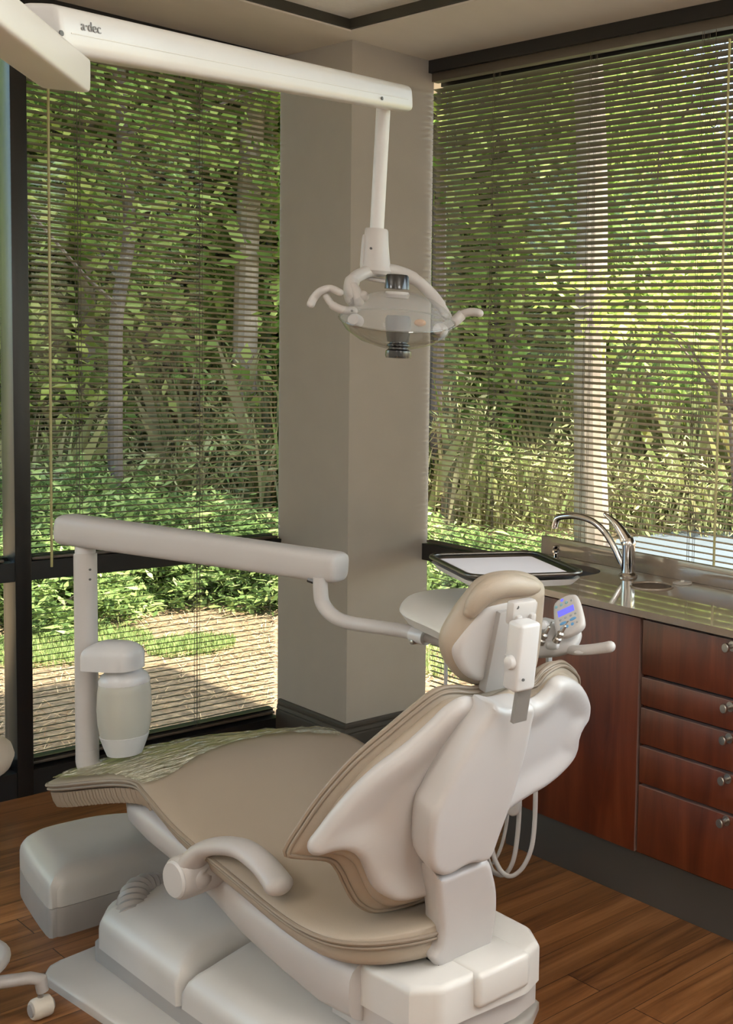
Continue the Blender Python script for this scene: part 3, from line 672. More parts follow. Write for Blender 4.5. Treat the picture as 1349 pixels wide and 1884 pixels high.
# groove panel, adjuster body and post
obox('headrest_channel', (-.052, -.012, -.09), (.03, .012, .09), 'greyp', ch, bev=.003, mtx=frame_mtx(hmp(.0)(*hpx(938, 1190, 0), .0), (1, .05, 0), (0, 1, .25)))
Am = W(960, 1203, 2.235)
mtx = frame_mtx(Am, (1, 0, 0), (0, 1, .12))
bm = bmesh.new(); box(bm, (-.0235, -.0215, -.070), (.0235, .0215, .066), .007, 3, mtx); frombm('headrest_adjuster', bm, 'white2', ch)
mt3 = frame_mtx(W(962, 1126, 2.27), (1, 0, 0), (0, 1, .12))
bm = bmesh.new(); box(bm, (-.032, -.012, -.022), (.024, .012, .026), .006, 2, mt3); box(bm, (-.026, -.02, -.028), (-.012, .01, .0), .005, 2, mt3); box(bm, (.006, -.02, -.028), (.02, .01, .0), .005, 2, mt3); frombm('adjuster_yoke', bm, 'white', ch)
fz = (Vector(CAM)-Am).normalized()
kn = Am+Vector((-.0235, 0, -.012))
lobj('adjuster_knob', [(0, .010), (.006, .010), (.012, .008), (.0145, .004), (.0145, -.012), (0, -.012)], kn, (-1, 0, 0), 'white2', ch, 24)
for q in (.035, -.045): lobj('screw', [(0, .002), (.0028, .002), (.003, 0), (0, 0)], Am+Vector((-.012, -.0215, q)), (0, -1, 0), 'dkgrey', ch, 12)
lobj('screw', [(0, .003), (.0045, .003), (.005, 0), (0, 0)], W(951, 1117, 2.245), fz, 'dkgrey', ch, 12)
mt2 = frame_mtx(W(960, 1288, 2.26), (1, 0, 0), (0, 1, .2))
obox('headrest_post', (-.0155, -.005, -.045), (.0155, .005, .045), 'postgrey', ch, mtx=mt2)
# ------------------------------------------------------------------ utility box
ub = thing('utility_box', 'low rounded grey and white floor box by the window, left of the chair', 'utility box', (-1.05, -.55, 0))
ubo = [(-1.205, -.66), (-1.19, -.69), (-1.15, -.70), (-.86, -.70), (-.84, -.68), (-.84, -.42), (-.86, -.36), (-.95, -.30), (-1.08, -.285), (-1.14, -.31), (-1.165, -.36)]
dome('base', ubo, 0, .078, .080, .005, 'greyp', ub, step=.012, n=4)
dome('cover', ubo, .081, .125, .178, .06, 'cool', ub, step=.012, n=4)
# ================================================================== DELIVERY UNIT
du = thing('delivery_unit', 'white dental delivery unit on a swing arm with keypad and handpieces', 'dental delivery unit', (-1.1, -.60, 0))
PB = Vector((-1.108, -.60, 0))
bm = bmesh.new(); p0 = W(161, 1398, 3.12); p1 = W(157, 1018, 3.12); sweep(bm, [p0, p1], .0265, 20); frombm('pole', bm, 'white', du)
bm = bmesh.new(); sweep(bm, [p1-Vector((0, 0, .01)), p1+Vector((0, 0, .05))], .0235, 20); frombm('pole_neck', bm, 'white2', du)
for yy in (1048, 1066): lobj('screw', [(0, .002), (.003, .002), (.003, 0), (0, 0)], W(166, yy, 3.093), (-.6, -.8, 0), 'dkgrey', du, 10)
tube('pole_foot', [p0+Vector((0, 0, .03)), p0+Vector((.005, -.005, -.02)), p0+Vector((.06, -.04, -.05)), p0+Vector((.16, -.12, -.065)), Vector((-.93, -.85, .385))], .026, 'white', du, sides=16)
# flex arm : rounded rectangular beam
def beam(name, pa, pb, wa, ha, wb, hb, mat, parent, rnd=.35, n=28, exp=5.0, upv=(0, 0, 1), endr=.02):
    a, b = Vector(pa), Vector(pb); t = (b-a).normalized(); up = Vector(upv); up = (up-t*up.dot(t)).normalized(); sd = t.cross(up); bm = bmesh.new(); rings = []; Ln = (b-a).length
    st = [(0, .72), (endr*.15, .88), (endr*.5, .97), (endr, 1)]; st = st+[(Ln-q, s) for q, s in st[::-1]]
    for q, s in st:
        f = q/Ln; w_ = (wa+(wb-wa)*f)/2*s; h_ = (ha+(hb-ha)*f)/2*s; c = a+t*q
        rings.append([bm.verts.new(c+sd*w_*math.copysign(abs(math.cos(2*math.pi*k/n))**(2/exp), math.cos(2*math.pi*k/n))+up*h_*math.copysign(abs(math.sin(2*math.pi*k/n))**(2/exp), math.sin(2*math.pi*k/n))) for k in range(n)])
    for r1, r2 in zip(rings, rings[1:]):
        for k in range(n): bm.faces.new((r1[k], r1[(k+1) % n], r2[(k+1) % n], r2[k]))
    bm.faces.new(rings[0][::-1]); bm.faces.new(rings[-1]); return frombm(name, bm, mat, parent)
fa = W(116, 972, 3.12); fb = W(629, 1045, 3.0)
beam('swing_arm', fa, fb, .075, .083, .075, .080, 'white', du, exp=3.6, endr=.022)
tube('arm_gasket', [W(568, 1066, 2.985), W(585, 1072, 2.985)], .008, 'blackp', du, smoothpath=False, sides=8)
tube('drop_tube', [W(590, 1062, 2.98), W(590, 1085, 2.98), W(594, 1110, 2.98), W(612, 1132, 2.97), W(640, 1145, 2.96), W(690, 1153, 2.93), W(740, 1160, 2.90), W(768, 1167, 2.88)], .0175, 'white', du, sides=18)
bm = bmesh.new(); sweep(bm, [W(762, 1166, 2.88), W(786, 1172, 2.86)], .021, 18); frombm('collar', bm, 'white2', du)
obox('latch', W(764, 1178, 2.87)-Vector((.014, .01, .008)), W(770, 1180, 2.87)+Vector((.01, .01, .006)), 'steel', du, bev=.003)
bm = bmesh.new(); pts = catmull([W(785, 1172, 2.86), W(810, 1180, 2.84), W(840, 1190, 2.8)], 20); sweep(bm, pts, [.010 if i % 2 else .013 for i in range(len(pts))], 12); frombm('flexible_conduit', bm, 'hose', du)
# bottle
wc = W(229, 1295, 3.10)
bzc = lambda py: W(229, py, 3.10).z
b0 = Vector((wc.x, wc.y, 0)); cap0 = W(215, 1205, 3.07)
k = 3.10/F
prof = [(0, bzc(1392)), (.030, bzc(1392)), (.036, bzc(1380)), (.0535, bzc(1355))]
lobj('bottle_base', [(0, bzc(1390)), (.040, bzc(1388)), (.048, bzc(1372)), (.0545, bzc(1357)), (.0565, bzc(1352)), (.053, bzc(1351)), (0, bzc(1352))], b0, (0, 0, 1), 'white2', du)
wb = lobj('water_bottle', [(.054, bzc(1354)), (.060, bzc(1330)), (.0625, bzc(1300)), (.0605, bzc(1270)), (.058, bzc(1255)), (.0555, bzc(1251))], b0, (0, 0, 1), 'bottle', du, 40)
lobj('bottle_neck', [(.057, bzc(1259)), (.0585, bzc(1249)), (.052, bzc(1239)), (.042, bzc(1233)), (.0385, bzc(1228)), (.044, bzc(1223)), (.0455, bzc(1217)), (.042, bzc(1210)), (.03, bzc(1206)), (0, bzc(1206))], b0, (0, 0, 1), 'white2', du)
tube('pickup_tube', [b0+Vector((0, 0, bzc(1250))), b0+Vector((.003, 0, bzc(1340)))], .004, 'white2', du, smoothpath=False)
capol = [at(170, 1226, 2, cap0.z), at(165, 1190, 2, cap0.z), at(180, 1180, 2, cap0.z)]
q0 = W(213, 1224, 3.08)
r2 = Vector((.578, -.815, 0)); f2 = Vector((.815, .578, 0))
co = []
for a, b in ((-.066, -.035), (-.05, -.05), (.03, -.052), (.058, -.035), (.066, 0), (.055, .035), (.02, .052), (-.04, .05), (-.066, .03)):
    v = q0+r2*a+f2*b; co.append((v.x, v.y))
dome('bottle_holder', co, q0.z-.006, q0.z+.030, q0.z+.068, .055, 'white2', du, step=.008)
# instrument head body under the tray
zt = 1.035
bo = [at(x, y, 2, .985) for x, y in ((739, 1130), (742, 1108), (765, 1098), (820, 1092), (900, 1093), (985, 1120), (990, 1150), (955, 1200), (870, 1198), (800, 1160))]
dome('head_body', [(p.x, p.y) for p in bo], .962, .985, 1.005, .05, 'cool', du, step=.01, taper=.10)
obox('tray_post', W(915, 1080, 2.78)-Vector((.015, .015, .06)), W(915, 1080, 2.78)+Vector((.015, .015, .025)), 'white', du, bev=.004)
hb = [W(x, y, 2.72) for x, y in ((985, 1150), (1030, 1150), (1062, 1170), (1050, 1195), (1000, 1205))]
# handpiece block
bm = bmesh.new(); Hc = W(1012, 1178, 2.70)
mh = frame_mtx(Hc, (.578, -.815, .05), (.5, .35, .79)) @ Matrix.Scale(.92, 4)
O = [(-.075, -.034), (-.04, -.044), (.02, -.042), (.062, -.026), (.078, .006), (.070, .030), (.02, .044), (-.05, .048), (-.08, .01)]
pillow('handpiece_block', O, lambda u, v, w: mh @ Vector((u, v, w)), .016, .03, .022, 'white', du, step=.006)
for dx in (-.044, .014):
    pillow('holder_pad', [(dx-.014, -.030), (dx+.014, -.030), (dx+.015, -.012), (dx-.015, -.012)], lambda u, v, w: mh @ Vector((u, v, w+.014)), .009, .006, .008, 'white2', du, step=.004)
obox('block_arm', W(1000, 1150, 2.76)-Vector((.05, .03, .012)), W(1000, 1150, 2.76)+Vector((.03, .03, .012)), 'white', du, bev=.008)
lobj('round_cap', [(0, .012), (.008, .011), (.013, .006), (.0145, -.004), (.0145, -.02), (0, -.02)], W(1000, 1152, 2.68), (-.6, -.75, .3), 'white2', du, 20)
for (tx, ty), (bx, by) in (((1045, 1143), (1023, 1180)), ((1015, 1144), (994, 1184))):
    a, b = W(bx, by, 2.635), W(tx, ty, 2.62); d = b-a
    sub = lobj('handpiece', [(0, 0), (.0095, 0), (.0098, d.length*.18), (.0068, d.length*.22), (.0068, d.length*.30), (.0085, d.length*.32), (.0085, d.length*.42), (.0048, d.length*.48), (.0042, d.length*.74), (.003, d.length*.78), (.0012, d.length*.80), (.0012, d.length*.95), (.0022, d.length), (0, d.length)], a, d, 'steel', du, 16)
# keypad
Ko = W(1046, 1134, 2.69); mk = frame_mtx(Ko, W(1072, 1122, 2.69)-W(1046, 1134, 2.69), W(1025, 1102, 2.73)-Ko)
kp = [(-.026, .030), (-.018, .044), (0, .048), (.018, .044), (.027, .030), (.030, -.024), (.022, -.040), (.0, -.045), (-.022, -.040), (-.030, -.022)]
mk = mk @ Matrix.Scale(1.2, 4)
K = lambda u, v, w: mk @ Vector((u, v, w))
kpd = pillow('keypad', kp, K, .007, .014, .008, 'white', du, step=.004)
obox('screen', (-.017, .002, .0055), (.017, .016, .0078), 'screen', kpd, mtx=mk)
def keys(name, lst, w, h, mat):
    for x, y in lst:
        pillow(name, ell(x, y, w/2, h/2, 14), K, .0085, -.006, .0015, mat, kpd, step=.0012, smooth=False)
keys('key', [(-.018, .028), (-.007, .028), (.004, .028)], .0075, .008, 'btn3'); keys('key', [(.015, .028)], .0065, .007, 'btn2')
keys('key', [(-.014, -.006), (-.003, -.006), (.008, -.006), (.018, -.006)], .007, .006, 'btn2')
keys('key', [(-.010, -.016), (.011, -.016)], .016, .008, 'btn'); keys('key', [(-.014, -.027), (-.003, -.027), (.008, -.027)], .008, .008, 'btn'); keys('key', [(.018, -.027)], .006, .006, 'btn2')
lobj('power_light', [(0, .001), (.004, .0005), (.0045, 0), (0, 0)], K(-.004, .038, .0068), mk.to_3x3() @ Vector((0, 0, 1)), 'screen', kpd, 14)
tube('handle', [W(1020, 1198, 2.72), W(1040, 1194, 2.70), W(1060, 1196, 2.68), W(1085, 1195, 2.67), W(1110, 1192, 2.66), W(1122, 1190, 2.655)], [.008]*6+[.010]*6+list(np.linspace(.0115, .0135, 29)), 'white', du, sides=18, roundcap=True, n=8)
pillow('handle_button', ell(0, 0, .013, .0045, 16), (lambda mm: (lambda u, v, w: mm @ Vector((u, v, w))))(frame_mtx(W(1066, 1200, 2.665), W(1090, 1199, 2.66)-W(1066, 1200, 2.665), (0, 0, 1))), .002, .002, .003, 'white2', du, step=.002, smooth=False)
tube('support_rod', [W(821, 1170, 2.8), W(820, 1260, 2.8), W(818, 1330, 2.8)], .0042, 'hose', du, sides=10)
obox('arm_link', W(1010, 1225, 2.74)-Vector((.006, .006, .06)), W(1010, 1225, 2.74)+Vector((.006, .006, .05)), 'hose', du, bev=.003)
# tubing loops hanging behind the backrest
def loop(pts, r): tube('tubing', [W(x, y, d) for x, y, d in pts], r, 'hose', du, sides=12)
loop([(992, 1230, 2.8), (988, 1330, 2.8), (986, 1440, 2.8), (984, 1510, 2.8), (978, 1560, 2.8), (962, 1596, 2.8), (940, 1612, 2.8), (920, 1600, 2.8), (905, 1560, 2.8), (900, 1500, 2.8), (898, 1400, 2.8)], .0056)
loop([(958, 1300, 2.82), (957, 1400, 2.82), (956, 1480, 2.82), (952, 1540, 2.82), (944, 1585, 2.82), (930, 1608, 2.82), (915, 1608, 2.82), (903, 1596, 2.82), (894, 1560, 2.82), (890, 1480, 2.82)], .0056)
loop([(936, 1440, 2.84), (934, 1500, 2.84), (926, 1545, 2.84), (915, 1575, 2.84), (900, 1590, 2.84), (880, 1560, 2.84)], .0042)
tr_ = W(945, 1482, 2.8); pillow('tubing_guide', ell(0, 0, .02, .026, 20), lambda u, v, w: tr_+Vector((.578, -.815, 0))*u+Vector((0, 0, 1))*v+Vector((-.815, -.578, 0))*w, .012, .012, .012, 'white', du, step=.004, smooth=False)
# ------------------------------------------------------------------ tray and paper
ZT = 1.10
tc_ = [at(x, y, 2, ZT) for x, y in ((786, 1021), (868, 1062), (1078, 1055), (985, 1016))]
cc = sum(tc_, Vector())/4; tcs = [cc+(p-cc) for p in tc_]
def roundq(Q, r, n=6):
    out = []; k = len(Q)
    for i in range(k):
        p, a, b = Q[i], Q[i-1], Q[(i+1) % k]; da = (a-p).normalized(); db = (b-p).normalized()
        for j in range(n+1):
            t = j/n; out.append(p+da*r*(1-t)**2+db*r*t**2)
    return out
tr = thing('instrument_tray', 'dark steel instrument tray with rolled rim above the headrest', 'tray', (cc.x, cc.y, ZT-.012))
bm = bmesh.new(); O = roundq(tcs, .045); Oi = [cc+(p-cc)*.93-Vector((0, 0, .011)) for p in O]; n = len(O)
vo = [bm.verts.new(p) for p in O]; vi = [bm.verts.new(p) for p in Oi]
for k in range(n): bm.faces.new((vo[k], vo[(k+1) % n], vi[(k+1) % n], vi[k]))
bm.faces.new(vi); vj = [bm.verts.new(cc+(p-cc)*.925-Vector((0, 0, .0125))) for p in O]; vk = [bm.verts.new(cc+(p-cc)*1.0-Vector((0, 0, .002))) for p in O]
for k in range(n): bm.faces.new((vk[k], vj[k], vj[(k+1) % n], vk[(k+1) % n])); bm.faces.new((vo[k], vk[k], vk[(k+1) % n], vo[(k+1) % n]))
bm.faces.new(vj[::-1])
frombm('pan', bm, 'traymetal', tr)
bm = bmesh.new(); sweep(bm, O, .0055, 10, closed=True); frombm('rim', bm, 'traymetal', tr)
pp = thing('tray_holder', 'white plastic holder frame under the steel tray', 'tray holder', (cc.x, cc.y, ZT-.03))
bm = bmesh.new(); O2 = [cc+(p-cc)*1.0-Vector((0, 0, .013)) for p in O]; O3 = [cc+(p-cc)*.90-Vector((0, 0, .030)) for p in O]
va = [bm.verts.new(p) for p in O2]; vb = [bm.verts.new(p) for p in O3]; vc = [bm.verts.new(cc+(p-cc)*.93-Vector((0, 0, .016))) for p in O]
for k in range(n):
    bm.faces.new((va[k], va[(k+1) % n], vb[(k+1) % n], vb[k])); bm.faces.new((va[k], va[(k+1) % n], vc[(k+1) % n], vc[k]))
bm.faces.new(vb[::-1]); bm.faces.new(vc); frombm('holder', bm, 'cool', pp)
bm = bmesh.new(); O4 = [cc+(p-cc)*.86-Vector((0, 0, .0065)) for p in roundq(tcs, .012)]
v1 = [bm.verts.new(p) for p in O4]; v2 = [bm.verts.new(p-Vector((0, 0, .0006))) for p in O4]; bm.faces.new(v1); bm.faces.new(v2[::-1])
for k in range(len(O4)): bm.faces.new((v1[k], v2[k], v2[(k+1) % len(O4)], v1[(k+1) % len(O4)]))
tag(frombm('tray_paper', bm, 'paper', smooth=False), 'plain white paper liner lying in the steel tray', 'paper')
# ================================================================== DENTAL LIGHT
dl = thing('dental_light', 'white ceiling mounted dental light on a long jointed arm with clear shield', 'dental light', tuple(W(-120, -40, 1.45)))
LR = W(738, 181, 2.72); LLf = W(72, 50, 1.60)
la = (LLf, LR); dirv = (LR-LLf).normalized()
beam('flex_arm', LLf, LR, .060, .066, .060, .060, 'white2', dl, exp=4.5, endr=.010)
upv = (Vector((0, 0, 1))-dirv*dirv.z).normalized(); sdv = dirv.cross(upv)      # towards the viewer side
if sdv.dot(Vector(CAM)-LLf) < 0: sdv = -sdv
beam('arm_seam', LLf+dirv*.02+sdv*.0302-upv*.004, LR-dirv*.03+sdv*.0302-upv*.004, .0012, .0015, .0012, .0015, 'cool', dl, endr=.001)
def on_arm(px, py):
    d = Vector(ray(px, py)); o = Vector(CAM); p = LLf+sdv*.031; return o+d*((p-o).dot(sdv)/d.dot(sdv))
text('logo', 'a\u00b7dec', .0195, frame_mtx(on_arm(168, 51), dirv if dirv.dot(Vector(MR[0])) > 0 else -dirv, upv), 'tread', dl)
for px, py in ((112, 61), (703, 181)): lobj('screw', [(0, .0015), (.004, .0015), (.004, 0), (0, 0)], on_arm(px, py), sdv, 'dkgrey', dl, 12)
jt = W(118, 70, 1.64); jb = W(119, 150, 1.64)
bm = bmesh.new(); sweep(bm, [jt, jb], .0125, 16); frombm('elbow_pin', bm, 'white2', dl)
beam('track_arm', W(122, 136, 1.645), W(-190, -105, 1.18), .062, .050, .062, .050, 'cool', dl, exp=9, endr=.006)
bend = W(-190, -105, 1.18); bm = bmesh.new(); sweep(bm, [bend, Vector((bend.x, bend.y, HC))], .025, 16); frombm('ceiling_post', bm, 'white2', dl)
pt = W(706, 190, 2.71); pb_ = W(693, 430, 2.74)
bm = bmesh.new(); sweep(bm, [pt, pb_], .0155, 18); frombm('drop_post', bm, 'white2', dl)
sleeve = [(0, 0), (.028, 0), (.031, -.003), (.0325, -.05), (.036, -.098), (.038, -.112), (.03, -.118), (0, -.118)]
s0 = W(693, 421, 2.74)
lobj('sleeve', [(0, 0), (.0235, 0), (.0255, -.004), (.027, -.04), (.031, -.085), (.036, -.10), (.03, -.108), (0, -.108)], s0, (0, 0, 1), 'white', dl)
beam('sleeve_fin', W(674, 432, 2.73), W(670, 496, 2.73), .012, .016, .014, .018, 'white', dl, upv=(1, 0, 0))
lobj('screw', [(0, .002), (.003, .002), (.003, 0), (0, 0)], W(683, 457, 2.70), (-.7, -.7, 0), 'dkgrey', dl, 10)
D = 2.70
tube('yoke', [W(668, 545, 2.66), W(652, 552, 2.66), W(646, 535, 2.66), W(650, 515, 2.68), W(668, 503, 2.71), W(695, 497, 2.74), W(730, 500, 2.77), W(765, 515, 2.78), W(793, 540, 2.79), W(812, 565, 2.79), W(822, 582, 2.79)],
     [.013]*8+[.017]*8+[.016]*8+[.014]*8+[.014]*8+[.016]*16+[.014]*16+[.012]*9, 'white', dl, sides=16, roundcap=True)
tube('yoke_grip', [W(660, 555, 2.655), W(657, 540, 2.655), W(650, 528, 2.66)], [.012]*17, 'white', dl, roundcap=True)
pillow('yoke_plate', [(-.035, -.008), (.0, -.016), (.045, -.010), (.05, .008), (.0, .014), (-.036, .006)], lambda u, v, w: W(700, 516, 2.74)+Vector((.578, -.815, -.12))*u+Vector((.8, .57, .1))*v*1.5+Vector((0, 0, 1))*w, .004, .004, .004, 'white', dl, step=.006)
# head : dish opens towards the chair; axis tilted
ax = (W(733, 655, 2.66)-W(730, 515, 2.72)).normalized()
hc = W(733, 590, 2.70)
def hl(name, prof, mat, seg=48, o=None): return lobj(name, prof, o or hc, -ax, mat, dl, seg)
tiltm = Vector((.05, -.03, 0))
axd = (Vector((0, 0, 1))*.93+Vector((.815, .578, 0))*-.20+Vector((.578, -.815, 0))*.10).normalized()
dc = W(733, 583, 2.67)
lobj('reflector', [(.020, .056), (.05, .052), (.08, .040), (.105, .022), (.120, .000), (.1235, -.008), (.121, -.010)], dc, axd, 'reflector', dl, 56)
lobj('front_shield', [(.1235, -.008), (.112, -.030), (.085, -.052), (.05, -.066), (.022, -.072)], dc, axd, 'shield', dl, 56)
bm = bmesh.new(); q = Vector((0, 0, 1)).rotation_difference(axd); sweep(bm, [dc+q @ Vector((.1235*math.cos(t/48*6.2832), .1235*math.sin(t/48*6.2832), -.008)) for t in range(48)], .0022, 8, closed=True); frombm('dish_rim', bm, 'shield', dl)
ct0 = W(731, 520, 2.66)
lobj('lamp_cap', [(0, .018), (.022, .018), (.0245, .015), (.0265, -.015), (0, -.015)], ct0, (0, 0, 1), 'blackp', dl)
lobj('lamp_collar', [(.0, .006), (.024, .006), (.027, .0), (.024, -.008), (0, -.008)], W(731, 542, 2.66), (0, 0, 1), 'white', dl)
lobj('lamp_housing', [(0, .030), (.0235, .030), (.0275, .022), (.026, -.008), (.0225, -.030), (.0, -.030)], W(733, 605, 2.63), (0, 0, 1), 'dkgrey', dl)
lobj('lamp_knob', [(0, .020), (.018, .020), (.019, .015), (.024, .013), (.0245, .009), (.02, .006), (.021, .002), (.0265, -.002), (.0275, -.012), (.026, -.018), (0, -.020)], W(733, 644, 2.63), (0, 0, 1), 'blackp', dl)
for dx, dy in ((-18, 10), (40, 6)): pillow('bulb_spot', ell(0, 0, .014, .009, 14), lambda u, v, w, dx=dx, dy=dy: W(733+dx, 588+dy, 2.70)+Vector((.578, -.815, 0))*u+Vector((0, 0, 1))*v+Vector((.8, .57, 0))*w, .006, .006, .006, 'copper' if dx > 0 else 'reflector', dl, step=.004, smooth=False)
# handles
tube('handle', [W(625, 538, 2.62), W(608, 531, 2.62), W(590, 536, 2.61), W(578, 548, 2.61), W(572, 560, 2.60)], [.0085]*33, 'white', dl, sides=14, roundcap=True)
tube('handle_bracket', [W(600, 545, 2.62), W(612, 561, 2.62), W(630, 570, 2.62), W(650, 572, 2.63)], [.0075]*8+[.0095]*17, 'white', dl, sides=14, roundcap=True)
tube('handle', [W(822, 600, 2.78), W(838, 590, 2.78), W(852, 578, 2.79), W(868, 574, 2.79), W(882, 576, 2.79)], [.0125]*16+[.010]*17, 'white', dl, sides=14, roundcap=True)
for q in ((638, 571), (648, 572)): lobj('screw', [(0, .0015), (.0028, .0015), (.0028, 0), (0, 0)], W(*q, 2.618), (-.8, -.58, 0), 'dkgrey', dl, 10)
lobj('side_clamp', [(0, .014), (.012, .012), (.016, .004), (.016, -.008), (0, -.01)], W(654, 590, 2.62), (-.8, -.58, .2), 'white', dl, 20)
lobj('side_clamp', [(0, .014), (.012, .012), (.016, .004), (.016, -.008), (0, -.01)], W(810, 607, 2.72), (-.8, -.58, .2), 'white', dl, 20)
# ================================================================== STOOL
SC = W(75, 1850, 2.72)+Vector((-.95, .312, 0))*.25; SC.z = 0
sc2 = W(-125, 1320, 2.83)
sl = thing('assistant_stool', 'white wheeled stool with beige seat at the left edge of the room', 'stool', SC)
sp = Vector((SC.x, SC.y, W(-125, 1330, 2.83).z))
lobj('seat', [(0, .042), (.12, .042), (.18, .036), (.202, .018), (.207, -.002), (.20, -.024), (.17, -.038), (0, -.040)], sp, (0, 0, 1), 'vinyl', sl, 48)
lobj('gas_lift', [(0, 0), (.03, 0), (.03, .18), (.02, .185), (.02, sp.z-.10), (.05, sp.z-.055), (.09, sp.z-.04), (0, sp.z-.038)], SC+Vector((0, 0, .07)), (0, 0, 1), 'white', sl)
bm = bmesh.new(); zr = W(-120, 1720, 2.75).z; sweep(bm, [Vector((SC.x+.185*math.cos(t/40*6.2832), SC.y+.185*math.sin(t/40*6.2832), zr)) for t in range(40)], .008, 10, closed=True, flat=1.4)
for t in range(3): sweep(bm, [Vector((SC.x, SC.y, zr)), Vector((SC.x+.18*math.cos(t*2.094+2.2), SC.y+.18*math.sin(t*2.094+2.2), zr))], .006, 8)
frombm('foot_ring', bm, 'white', sl)
ca = W(75, 1850, 2.72); ca.z = 0; dirl = Vector((ca.x-SC.x, ca.y-SC.y, 0)); a0 = math.atan2(dirl.y, dirl.x); Lr = dirl.length
for i in range(5):
    a = a0+i*2*math.pi/5; d = Vector((math.cos(a), math.sin(a), 0)); s = Vector((-d.y, d.x, 0)); e = SC+d*Lr
    bm = bmesh.new(); sweep(bm, [SC+Vector((0, 0, .125)), SC+d*Lr*.5+Vector((0, 0, .113)), SC+d*(Lr-.02)+Vector((0, 0, .103)), e+Vector((0, 0, .094)), e+d*.004+Vector((0, 0, .064))], [.020, .016, .014, .014, .012], 12, up=(0, 0, 1), flat=1.2, roundcap=False)
    frombm('leg', bm, 'white', sl)
    cs = bmesh.new(); w0 = e+Vector((0, 0, .0255)); s = Vector((1, .05, 0)).normalized()
    lathe(cs, [(0, -.020), (.021, -.019), (.0245, -.015), (.0255, -.010), (.0255, .012), (.0245, .018), (.018, .021), (0, .022)], w0, s, 28); o = frombm('caster', cs, 'cream', sl)
    lobj('axle_cap', [(0, -.0225), (.015, -.022), (.016, -.019), (0, -.019)], w0, s, 'greyp', o, 20)
    lobj('axle_cap', [(0, .0245), (.015, .024), (.016, .021), (0, .021)], w0, s, 'greyp', o, 20)
    bm = bmesh.new(); sweep(bm, [e+Vector((0, 0, .048)), e+Vector((0, 0, .07))], .006, 10); frombm('caster_stem', bm, 'steel', sl)
# ================================================================== LAMPS OUT OF VIEW (pendant form and upward glow added to brighten the ceiling)
for i, (x, y) in enumerate(((-1.25, -3.7), (-3.1, -3.9), (-3.1, -1.6), (-1.3, -5.4))):
    t = thing('added_pendant', 'added square pendant light out of view, brightening the ceiling', 'pendant light', (x, y, HC-.55), 'added pendant lights out of view')
    obox('frame', (x-.3, y-.3, HC-.50), (x+.3, y+.3, HC-.485), 'grid', t, bev=.003); obox('diffuser', (x-.28, y-.28, HC-.55), (x+.28, y+.28, HC-.50), 'addedlamp', t, bev=.01)
    obox('added_uplight', (x-.26, y-.26, HC-.485), (x+.26, y+.26, HC-.47), 'addedlamp', t, bev=.004)  # upward glow added to lighten the ceiling
    bm = bmesh.new(); sweep(bm, [(x, y, HC-.49), (x, y, HC)], .01, 8); frombm('stem', bm, 'grid', t)
# ================================================================== OUTSIDE
GZ = -.15
bm = bmesh.new()
bmesh.ops.create_grid(bm, x_segments=90, y_segments=90, size=45)
for v in bm.verts:
    v.co.x += 12; v.co.y += 12; d = math.hypot(v.co.x, v.co.y)
    v.co.z = GZ+.03*noise.noise(v.co*.7)+(.0 if d < 8 else .04*noise.noise(v.co*.2)*min(1, (d-8)/6))
    if v.co.x < WX+.3 and v.co.y < WY+.3: v.co.z = -.25
struct(frombm('trim_8', bm, 'ground'), 'pine straw ground outside the windows')
bm = bmesh.new(); pr = [(p.x, p.y) for p in (at(x, y, 2, GZ+.05) for x, y in ((1105, 1075), (1135, 992), (1240, 978), (1349, 968), (1500, 955), (1900, 990), (1900, 1300), (1300, 1250)))]
v = [bm.verts.new((x, y, GZ+.05)) for x, y in pr]; bm.faces.new(v); r = bmesh.ops.extrude_face_region(bm, geom=bm.faces[:])
for g in r['geom']:
    if isinstance(g, bmesh.types.BMVert): g.co.z = GZ-.1
struct(frombm('trim_9', bm, 'asphalt', smooth=False), 'pale grey paved drive beyond the right window')
def leafmesh(name, cl, size, jit, flat=.6, asp=.5):
    """cl: array of leaf centres"""
    n = len(cl); s = size*(1+jit*rng.uniform(-1, 1, n))
    u = rng.normal(size=(n, 3)); u /= np.linalg.norm(u, axis=1)[:, None]; w = rng.normal(size=(n, 3)); w[:, 2] += flat*2
    w -= (w*u).sum(1)[:, None]*u; w /= np.linalg.norm(w, axis=1)[:, None]; v = np.cross(w, u)
    a = u*s[:, None]; b = v*s[:, None]*asp
    V = np.stack([cl-a, cl+b-a*.1+w*s[:, None]*.08, cl+a, cl-b-a*.1+w*s[:, None]*.08], 1).reshape(-1, 3)
    me = bpy.data.meshes.new(name); me.vertices.add(4*n); me.vertices.foreach_set('co', V.ravel()); me.loops.add(4*n); me.loops.foreach_set('vertex_index', np.arange(4*n, dtype=np.int32))
    me.polygons.add(n); me.polygons.foreach_set('loop_start', np.arange(0, 4*n, 4, dtype=np.int32)); me.update(calc_edges=True); return me
def crown(rx, rz, nc, nl, spread, size, name, mat, shell=.5):
    c = rng.normal(size=(nc, 3)); c /= np.linalg.norm(c, axis=1)[:, None]; c *= (rng.uniform(shell, 1, nc)**.7)[:, None]; c *= np.array([rx, rx, rz])
    P = (c[:, None]+rng.normal(size=(nc, nl, 3))*np.array([spread, spread, spread*.55])).reshape(-1, 3)
    me = leafmesh(name, P, size, .4); me.materials.append(MAT[mat]); return me
crowns = [crown(2.6, 3.6, 130, 60, .30, .085, 'crown_a', 'leaf'), crown(2.4, 3.0, 110, 70, .34, .075, 'crown_b', 'leafy'), crown(3.0, 3.8, 120, 60, .36, .10, 'crown_c', 'leaf')]
